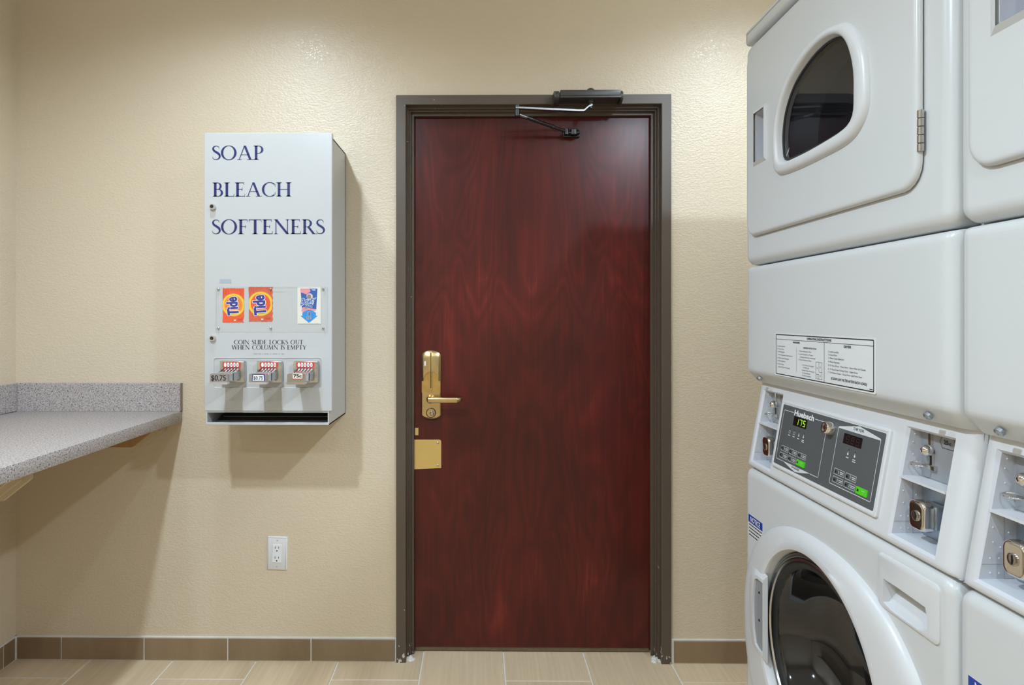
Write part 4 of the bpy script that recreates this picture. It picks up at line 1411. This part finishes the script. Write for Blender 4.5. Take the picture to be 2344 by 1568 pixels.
def niche(a, b_):
    z0, z1, db = .918, 1.098, .0560
    n_ = MB()
    ad = .004
    # side walls, floor, roof, back, and a raised lip around the mouth
    lip = []
    for (u, v) in ((a, z0), (b_, z0), (b_, z1), (a, z1)):
        lip.append((u, v))
    o_ = [m3(u, v, cd(v)) for u, v in lip]
    i_ = [m3(u + (ad if u == a else -ad), v + (ad if v == z0 else -ad), cd(v) + .004) for u, v in lip]
    bk = [m3(u + (ad if u == a else -ad), v + (ad if v == z0 else -ad), db) for u, v in lip]
    n_.loft([o_, i_, bk], cap1=True)
    nb = n_.build('coin_niche', M['niche'], mac)
    zs = 1.0157
    s0, s1 = a + ad, b_ - ad
    # dividing shelf
    sh_ = MB()
    sh_.loft([[m3(s0, zs - .002, cd(zs) + .001), m3(s1, zs - .002, cd(zs) + .001), m3(s1, zs + .0015, cd(zs) + .001), m3(s0, zs + .0015, cd(zs) + .001)],
              [m3(s0, zs - .002, db), m3(s1, zs - .002, db), m3(s1, zs + .0015, db), m3(s0, zs + .0015, db)]], cap0=True, cap1=True)
    sh_.build('shelf', M['plastic'], nb)
    # lining seams and moulded pips on the far side wall
    dt = MB()
    dt.quad(m3(s0 + .0004, .9415, cd(.94) + .004), m3(s0 + .0004, .9423, cd(.94) + .004), m3(s0 + .0004, .9423, .040), m3(s0 + .0004, .9415, .040))
    dt.quad(m3(s0 + .0004, .922, .0400), m3(s0 + .0004, .922, .0412), m3(s0 + .0004, zs - .002, .0412), m3(s0 + .0004, zs - .002, .0400))
    dt.quad(m3(s0 + .0004, .9218, .0400), m3(s0 + .0004, .9218, .0556), m3(s0 + .0004, .9232, .0556), m3(s0 + .0004, .9232, .0400))
    dt.build('lining_seam', M['plastic_grey'], nb)
    for zz, dd_ in ((.930, .022), (.930, .034), (.950, .022), (.950, .034), (.972, .026), (.992, .026), (.965, .036), (.985, .047), (1.035, .040), (1.052, .042), (1.072, .042), (1.085, .045)):
        MB().lathe([(.0016, 0), (.0010, .0008), (0, .001)], m3(s0, zz, dd_), (0, -1, 0), 8).build('pip', M['niche'], nb, smooth=40)
    # upper back plate with coin slot, hexagonal price mark
    bp = MB(); mbox(bp, s0 + .003, s1 - .001, db - .0030, db - .0005, zs + .002, z1 - .006, .0006, 1)
    plate = bp.build('slot_plate', M['nicheback'], nb)
    hx = MB()
    f2 = lambda u, v, n: m3(u, v, db - .0032 - n)
    hc = (s0 + .0605, 1.0825)
    hxp = [(hc[0] + .016 * sx2, hc[1] + .0095 * sy2) for sx2, sy2 in ((-1, 0), (-.7, 1), (.7, 1), (1, 0), (.7, -1), (-.7, -1))]
    poly_line(hx, f2, hxp, .0007, .0006, closed=True)
    text(hx, f2, '25', hc[0] - .0085, hc[1] - .003, .0062, .0095, bold=.02, n=.0006)
    text(hx, f2, 'c', hc[0] + .0025, hc[1] - .003, .0052, .0040, bold=.02, n=.0006)
    hx.build('price_mark', M['inkblack'], plate)
    sc_ = s0 + .0265
    ls = MB()
    gp = lambda u, v, n: m3(sc_ + u, v, db - .003 - n)
    upper = [(-.0022, 1.064), (-.0022, 1.094), (.0030, 1.094), (.0030, 1.066)]
    ls.prism(upper, gp, 0, .0045)
    ls.prism([(.0010, 1.038), (.0010, 1.062), (.0066, 1.060), (.0066, 1.038)], gp, 0, .0050)
    ls.prism([(-.002, 1.034), (.012, 1.034), (.012, 1.041), (-.002, 1.0425)], gp, 0, .006)
    slt = ls.build('coin_slot', M['chrome'], plate)
    MB().lathe([(.0001, -.0105), (.0052, -.0090), (.0085, -.0055), (.0095, 0), (.0085, .0045), (.005, .0075)], m3(sc_ - .001, 1.0635, db - .010), (0.85, 0.3, 0), 18).build('slot_ball', M['chrome'], plate, smooth=60)
    MB().box(MX + db - .0090, MX + db - .0078, MY - sc_ - .0050, MY - sc_ - .0028, 1.040, 1.0585).build('slot_mouth', M['black'], plate)
    rg = MB()
    rp = [m3(sc_ - .012 + .014 * math.cos(a_), 1.0395 + .0012 * math.sin(a_), db - .0165 + .0095 * math.sin(a_)) for a_ in [2 * math.pi * k / 22 for k in range(23)]]
    rg.tube(rp, .0013, 7)
    rg.build('coin_guard', M['chrome'], plate, smooth=60)
    # lower zinc plate with the coin vault
    zp = MB(); mbox(zp, s0 + .003, s1 - .001, db - .0025, db - .0005, z0 + ad + .001, zs - .003, .0006, 1)
    vault = zp.build('vault_plate', M['zinc'], nb)
    for zz in (1.004, .9345):
        MB().lathe([(.0042, 0), (.0042, .002), (.0028, .003), (0, .003)], m3(s0 + .0105, zz, db - .0025), (-1, 0, 0), 12).build('bolt', M['chrome'], vault, smooth=40)
    vb = MB()
    mbox(vb, s0 + .0235, s0 + .062, .034, db - .002, .9460, .9830, .003, 2)
    vb.build('vault_box', M['zinc'], vault, smooth=40)
    vc = MB()
    cc = (s0 + .040, .9640)
    co = lambda f_, d_: [m3(cc[0] + u, cc[1] + v, d_) for u, v in rrect(-.0175 * f_, .0175 * f_, -.0235 * f_, .0235 * f_, .0095 * f_, 5)]
    vc.loft([co(.90, .0345), co(1.0, .033), co(1.0, .0235), co(.95, .0195), co(.88, .0182), co(.84, .0180), co(.70, .0180)], cap0=True, cap1=True)
    cap_ = vc.build('vault_cap', M['chrome'], vault, smooth=50)
    MB().lathe([(.0085, 0), (.0085, .0012), (.0070, .0018), (0, .0010)], m3(cc[0], cc[1], .0180), (-1, 0, 0), 18).build('vault_lock', M['chrome_dull'], vault, smooth=40)
    MB().box(MX + .0160, MX + .0172, MY - cc[0] - .0012, MY - cc[0] + .0012, cc[1] - .006, cc[1] + .006).build('keyhole', M['black'], vault)
    return nb


for a, b_ in niches:
    niche(a, b_)

# control panel on the slope
PS, PZ0 = .1480, .9440
CA = 1 / math.sqrt(1 + SL * SL)
SA = SL * CA
PW, PH = .354, .135


def pf(u, v, n=0.0):
    return m3(PS + u, PZ0 + v * CA + n * SA, cd(PZ0) + v * SA - n * CA)


bz = MB()
b0 = rrect(-.0085, PW + .0105, -.0100, PH + .0100, .006, 4)
bz.loft([[pf(u, v, -.001) for u, v in b0], [pf(u, v, .0042) for u, v in inset(b0, .0008)], [pf(u, v, .0054) for u, v in inset(b0, .0028)], [pf(u, v, .0054) for u, v in inset(b0, .0065)], [pf(u, v, .0042) for u, v in inset(b0, .0080)]], cap1=True)
bz.build('panel_bezel', M['plastic'], mac, smooth=40)
pb = MB(); pb.prism(rrect(0, PW, 0, PH, .002, 2), pf, .0042, .0050)
pan = pb.build('control_panel', M['panel'], mac)
NP = .0056
q = MB()
poly_line(q, pf, [(.0495, .1230), (.0105, .1230), (.0085, .1212), (.0085, .0130), (.0105, .0118), (.0385, .0118)], .0013, NP)
poly_line(q, pf, [(.137, .1230), (.1800, .1230), (.1815, .1212), (.1815, .0135), (.1795, .0118), (.152, .0118)], .0013, NP)
q.tess([[pf(u, v, NP) for u, v in ((.0385, .0124), (.1525, .0124), (.118, .0048), (.0955, .0012), (.073, .0048))]])
poly_line(q, pf, [(.2205, .1212), (.2205, .0145), (.2220, .0128), (.3440, .0128), (.3450, .0145), (.3450, .1212)], .0013, NP)
q.tess([[pf(u, v, NP) for u, v in ((.2198, .1205), (.3458, .1205), (.3440, .1236), (.2822, .1342), (.2215, .1236))]])
for x0, x1, y0, y1 in ((.024, .0548, .0335, .0450), (.0597, .0912, .0335, .0450), (.0955, .1270, .0335, .0450), (.0228, .0556, .0176, .0292), (.0602, .0908, .0176, .0292),
                       (.2298, .2617, .0330, .0446), (.2660, .2983, .0330, .0446), (.2296, .2616, .0176, .0292), (.2664, .2989, .0176, .0292)):
    rect_line(q, pf, x0, x1, y0, y1, .0008, NP)
    # tiny thermometer mark and two short print lines
    xm = x0 + .46 * (x1 - x0)
    flat_rect(q, pf, xm - .0007, xm + .0007, y0 + .003, y1 - .0025, NP)
    flat_rect(q, pf, xm + .0035, x1 - .0022, y0 + .0064, y0 + .0080, NP)
    flat_rect(q, pf, xm + .0045, x1 - .0030, y0 + .0034, y0 + .0049, NP)
for x_, y_ in ((.047, .0792), (.0663, .0796), (.0858, .0793), (.1046, .0794), (.2619, .0792), (.2824, .0792)):
    if x_ in (.047, .0663):
        rect_line(q, pf, x_ - .0034, x_ + .0034, y_ - .003, y_ + .003, .0007, NP)
    else:
        q.lathe([(.0024, 0), (0, 0)], pf(x_, y_ - .0010, NP), (-1, 0, .17), 10)
        flat_rect(q, pf, x_ - .0007, x_ + .0007, y_, y_ + .0042, NP)
    flat_rect(q, pf, x_ - .0042, x_ + .0042, y_ - .0085, y_ - .0068, NP)
    if x_ in (.1046, .2824):
        flat_rect(q, pf, x_ - .0050, x_ + .0050, y_ - .0120, y_ - .0103, NP)
q.build('overlay_print', M['panelline'], pan)
q = MB()
text(q, pf, 'Huebsch', .0533, .1180, .0112, .0796, bold=.035, n=NP + .0002)
q.build('brand_lettering', M['white'], pan)
q = MB()
text(q, pf, 'WASHER', .0955, .0068, .0042, .0330, align='C', n=NP + .0004)
text(q, pf, 'DRYER', .2822, .1248, .0050, .0300, align='C', n=NP + .0004)
for x_, y_ in ((.0481, .0866), (.0666, .0864), (.0859, .0872), (.1048, .0868), (.2629, .0865), (.2824, .0862)):
    q.lathe([(.0011, 0), (0, 0)], pf(x_, y_, NP), (-1, 0, .17), 8)
for x0, y0 in ((.027, .0375), (.063, .0375), (.099, .0375), (.026, .0215), (.0635, .0215), (.2335, .0370), (.2695, .0370), (.2335, .0215), (.2700, .0215), (.0985, .0215), (.3070, .0212)):
    flat_rect(q, pf, x0, x0 + .0046, y0, y0 + .0042, NP + .0018)
q.build('overlay_ink', M['black'], pan)
for x0, x1, y0, y1, on in ((.0548, .1082, .0962, .1162, True), (.2410, .2960, .0953, .1143, False)):
    q = MB(); q.prism([(x0, y0), (x1, y0), (x1, y1), (x0, y1)], pf, .005, NP); dsp = q.build('display', M['display'], pan)
    q = MB()
    segs = {'1': 'bc', '7': 'abc', '5': 'acdfg', '8': 'abcdefg'}
    for k, ch in enumerate('175' if on else '888'):
        wq, hq = (.0085, .0140) if on else (.0100, .0138)
        ox = x0 + (.0125 if on else .0085) + k * (.0135 if on else .0148)
        oy = (y0 + y1) / 2 - hq / 2
        th = .0019
        sg_ = {'a': (0, wq, hq - th, hq), 'd': (0, wq, 0, th), 'g': (0, wq, hq / 2 - th / 2, hq / 2 + th / 2), 'f': (0, th, hq / 2, hq), 'e': (0, th, 0, hq / 2), 'b': (wq - th, wq, hq / 2, hq), 'c': (wq - th, wq, 0, hq / 2)}
        for s_ in segs[ch]:
            a0, a1, c0, c1 = sg_[s_]
            e_ = .0003
            q.quad(*[pf(ox + u + v * .10, oy + v, NP + .0004) for u, v in ((a0 + e_, c0 + e_), (a1 - e_, c0 + e_), (a1 - e_, c1 - e_), (a0 + e_, c1 - e_))])
    q.build('digits', M['digit_on' if on else 'digit_off'], pan)
for x0, x1, y0, y1 in ((.0947, .1282, .0172, .0295), (.3028, .3345, .0167, .0295)):
    q = MB(); q.prism(rrect(x0, x1, y0, y1, .001, 2), pf, .005, .0066); gb = q.build('start_button', M['green'], pan)
    q = MB(); flat_rect(q, pf, x0 + .017, x1 - .006, y0 + .0072, y0 + .0090, .0070); flat_rect(q, pf, x0 + .020, x1 - .009, y0 + .0036, y0 + .0050, .0070); q.build('button_print', mat('pale_green', (0.30, 0.62, 0.20), .4, var=.05) if 'pale_green' not in bpy.data.materials else bpy.data.materials['pale_green'], pan)
ko = pf(.1995, .1145, .005)
nrm = Vector((-CA, 0, SA))
MB().lathe([(.0135, 0), (.0135, .004), (.0118, .015), (.0105, .0168), (.0085, .0168)], ko, nrm, 26).build('key_switch', M['chrome'], pan, smooth=40)
MB().lathe([(.0085, .0168), (.0083, .0145), (.0045, .0145), (.0045, .016), (0, .016)], ko, nrm, 18).build('key_slot', M['chrome_dull'], pan, smooth=40)

# washer front, door and dispenser drawer
SCN, WCZ = .335, .585


def circ(R_, cz=WCZ): return [(SCN + R_ * math.cos(2 * math.pi * k / NO), cz + R_ * math.sin(2 * math.pi * k / NO)) for k in range(NO)]


def superel(ins):
    a_, b_ = .325 - ins, .285 - ins
    out = []
    for k in range(NO):
        t_ = 2 * math.pi * k / NO
        dx, dy = math.cos(t_), math.sin(t_)
        r_ = (abs(dx / a_) ** 2.3 + abs(dy / b_) ** 2.3) ** (-1 / 2.3)
        out.append((.343 + r_ * dx, .550 + r_ * dy))
    return out


DRW = rrect(.5215, .6610, .797, .8855, .010, 5)
DRW = [(u, v - (.0065 * math.sin(math.pi * (u - .5215) / .1395) if v < .82 else 0)) for u, v in DRW]
SLOT = [(.5385, .8450), (.5372, .8060), (.5600, .8010), (.5900, .7985), (.6200, .8010), (.6385, .8080), (.6375, .8300), (.6340, .8425), (.6000, .8440), (.5700, .8450)]
c = MB()
front_plate(c, 0.0, WID, .060, .9020, 0.0, .018, .05, .024, [circ(.215), SLOT])
c.build('washer_front', M['enamel'], mac, smooth=40)
c = MB(); mbox(c, .004, WID - .004, .03, .05, .03, .060); c.build('kick_plate', M['enamel'], mac)
c = MB()
c.tess([[m3(u, v, -.0038) for u, v in inset(DRW, .004)], [m3(u, v, -.0038) for u, v in SLOT]])
c.loft([[m3(u, v, .001) for u, v in DRW], [m3(u, v, -.0022) for u, v in inset(DRW, .0008)], [m3(u, v, -.0038) for u, v in inset(DRW, .004)]])
# scoop: deep under the top lip, running out towards the bottom
sc1 = [m3(u, v, -.0038) for u, v in SLOT]
sc2 = [m3(u + (.590 - u) * .04, v + (.826 - v) * .06, -.0038 + .004 + .034 * max(0, min(1, (v - .7985) / .0465))) for u, v in SLOT]
c.loft([sc1, sc2], cap1=True)
c.build('soap_drawer', M['plastic'], mac, smooth=35)

c = MB()
c.loft([[m3(u, v, .002) for u, v in superel(-.001)], [m3(u, v, -.006) for u, v in superel(.001)], [m3(u, v, -.0135) for u, v in superel(.010)], [m3(u, v, -.0165) for u, v in superel(.020)], [m3(u, v, -.0185) for u, v in superel(.032)],
        [m3(u, v, -.0212) for u, v in circ(.229)], [m3(u, v, -.0215) for u, v in circ(.222)], [m3(u, v, -.0195) for u, v in circ(.2155)], [m3(u, v, -.014) for u, v in circ(.2125)], [m3(u, v, .008) for u, v in circ(.2110)], [m3(u, v, .014) for u, v in circ(.205)]])
wd = c.build('washer_door', M['plastic'], mac, smooth=40)
AX = (-1, 0, 0)
cen = m3(SCN, WCZ, 0)
c = MB(); c.lathe([(.2105, -.010), (.2100, -.002), (.2075, .0035), (.2040, .0045), (.2005, .0030), (.1985, -.003), (.197, -.008)], cen, AX, NO)
c.build('window_rim', M['rimglass'], wd, smooth=40)
c = MB(); c.lathe([(.1990, .0000), (.1970, .0045), (.1935, .0050), (.1918, .0015), (.1910, -.006)], cen, AX, NO)
c.build('window_trim', M['chrome_dull'], wd, smooth=40)
c = MB(); c.lathe([(.1920, .0005), (.188, .0022), (.181, .000), (.175, -.008), (.170, -.020)], cen, AX, NO)
c.build('window_gasket', M['rubber'], wd, smooth=40)
c = MB(); c.lathe([(.1765, -.006), (.172, -.012), (.167, -.024), (.157, -.050), (.140, -.080), (.110, -.102), (.066, -.114), (.027, -.118), (0, -.1185)], cen, AX, NO)
c.build('window_bowl', M['bowl'], wd, smooth=70)
c = MB(); c.lathe([(.172, -.024), (.175, -.06), (.25, -.08), (.26, -.45), (0, -.46)], cen, AX, 64)
c.build('washer_drum', M['drum'], mac, smooth=40)

# door handle at the far side of the ring
HB = [(.160, .688), (.140, .690), (.105, .688), (.075, .682), (.064, .640), (.060, .590), (.064, .535), (.078, .492), (.108, .486), (.140, .486), (.160, .488)]
HO = [(.158, .677), (.140, .6770), (.122, .6755), (.1085, .669), (.1005, .635), (.0975, .590), (.1010, .540), (.1120, .506), (.125, .501), (.140, .5000), (.158, .500)]
HI = [(.156, .670), (.140, .6695), (.126, .6685), (.1150, .662), (.1070, .632), (.1045, .590), (.1075, .543), (.1175, .513), (.128, .509), (.140, .5085), (.156, .508)]
c = MB()
c.loft([[m3(u, v, -.017) for u, v in HB], [m3(u, v, -.0270) for u, v in HO], [m3(u, v, -.0272) for u, v in HI], [m3(u, v, -.0225) for u, v in HI]])
c.build('door_handle', M['plastic'], wd, smooth=25)
c = MB()
c.tess([[m3(u, v, -.0226) for u, v in HI]])
hl_ = c.build('handle_recess', mat('handle_grey_shaded', (0.27, 0.28, 0.30), 0.45, var=0.05), wd)  # grey plastic, darkened to stand in for shade in the shallow recess
for zz in (.637, .573):
    MB().lathe([(.0028, 0), (.0028, .001), (0, .001)], m3(.1300, zz, -.0226), AX, 12).build('handle_screw', M['black'], wd)

# notice sticker
nf = lambda u, v, n=0.0: m3(u, v, -n)
c = MB(); c.prism([(.0235, .7325), (.0985, .7325), (.0985, .7870), (.0235, .7870)], nf, .0001, .0006)
no = c.build('notice_sticker', M['paper'], mac)
c = MB(); flat_rect(c, nf, .0235, .0985, .7680, .7870, .0010); c.build('notice_band', M['notice'], no)
c = MB(); text(c, nf, 'NOTICE', .0610, .7715, .0120, .052, bold=.02, align='C', n=.0014); c.build('notice_heading', M['white'], no)
c = MB()
for k in range(4):
    u = .027
    while u < .094:
        wd_ = random.uniform(.004, .010)
        flat_rect(c, nf, u, min(u + wd_, .0955), .7610 - .0082 * k, .7640 - .0082 * k, .0010)
        u += wd_ + .0018
c.build('notice_print', M['inkblack'], no)

m2 = copy_tree(mac)
m2.location.y = MY - 0.6880
for o_ in list(m2.children_recursive):           # only the first machine is counting down
    if o_.name.startswith('digits') and o_.data.materials[0] == M['digit_on']:
        bpy.data.objects.remove(o_)
m2['label'] = 'second stacked white washer and dryer, cut by the picture edge, beside the one displaying 175'

# ------------------------------------------------------------------ recessed ceiling lights
def recessed_light(x, y, power, label):
    t = thing('recessed_light', (x, y, CEIL), label, 'ceiling light', 'recessed ceiling lights')
    MB().lathe([(.100, 0), (.100, -.004), (.095, -.007), (.080, -.006), (.076, -.001)], (x, y, CEIL), (0, 0, 1), 36).build('trim_ring', M['white'], t, smooth=40)
    MB().lathe([(.077, -.002), (.05, -.0035), (0, -.004)], (x, y, CEIL), (0, 0, 1), 36).build('lens', M['lens'], t, smooth=60)
    ld = bpy.data.lights.new('lamp', 'SPOT')
    ld.energy = power
    ld.color = LIGHT_COL
    ld.spot_size = math.radians(170 if 0.0 < y < 1.0 else 156)
    ld.spot_blend = 0.7 if 0.0 < y < 1.0 else 0.75
    ld.shadow_soft_size = 0.045
    lo = bpy.data.objects.new('lamp', ld)
    COL.objects.link(lo)
    lo.parent = t
    lo.location = (0, 0, -0.03)


LAMP_LABELS = ('middle recessed ceiling lamp in the row over the counter', 'recessed ceiling lamp over the counter, closest to the door wall',
               'middle recessed ceiling lamp in the row over the machines', 'recessed ceiling lamp over the machines, closest to the door wall',
               'added fill lamp in the ceiling over the counter row, farthest from the door wall', 'added fill lamp in the mid-room ceiling, farthest from the door wall')
for lab, (x, y, pw) in zip(LAMP_LABELS, LIGHT_SPOTS):
    recessed_light(x, y, pw, lab)
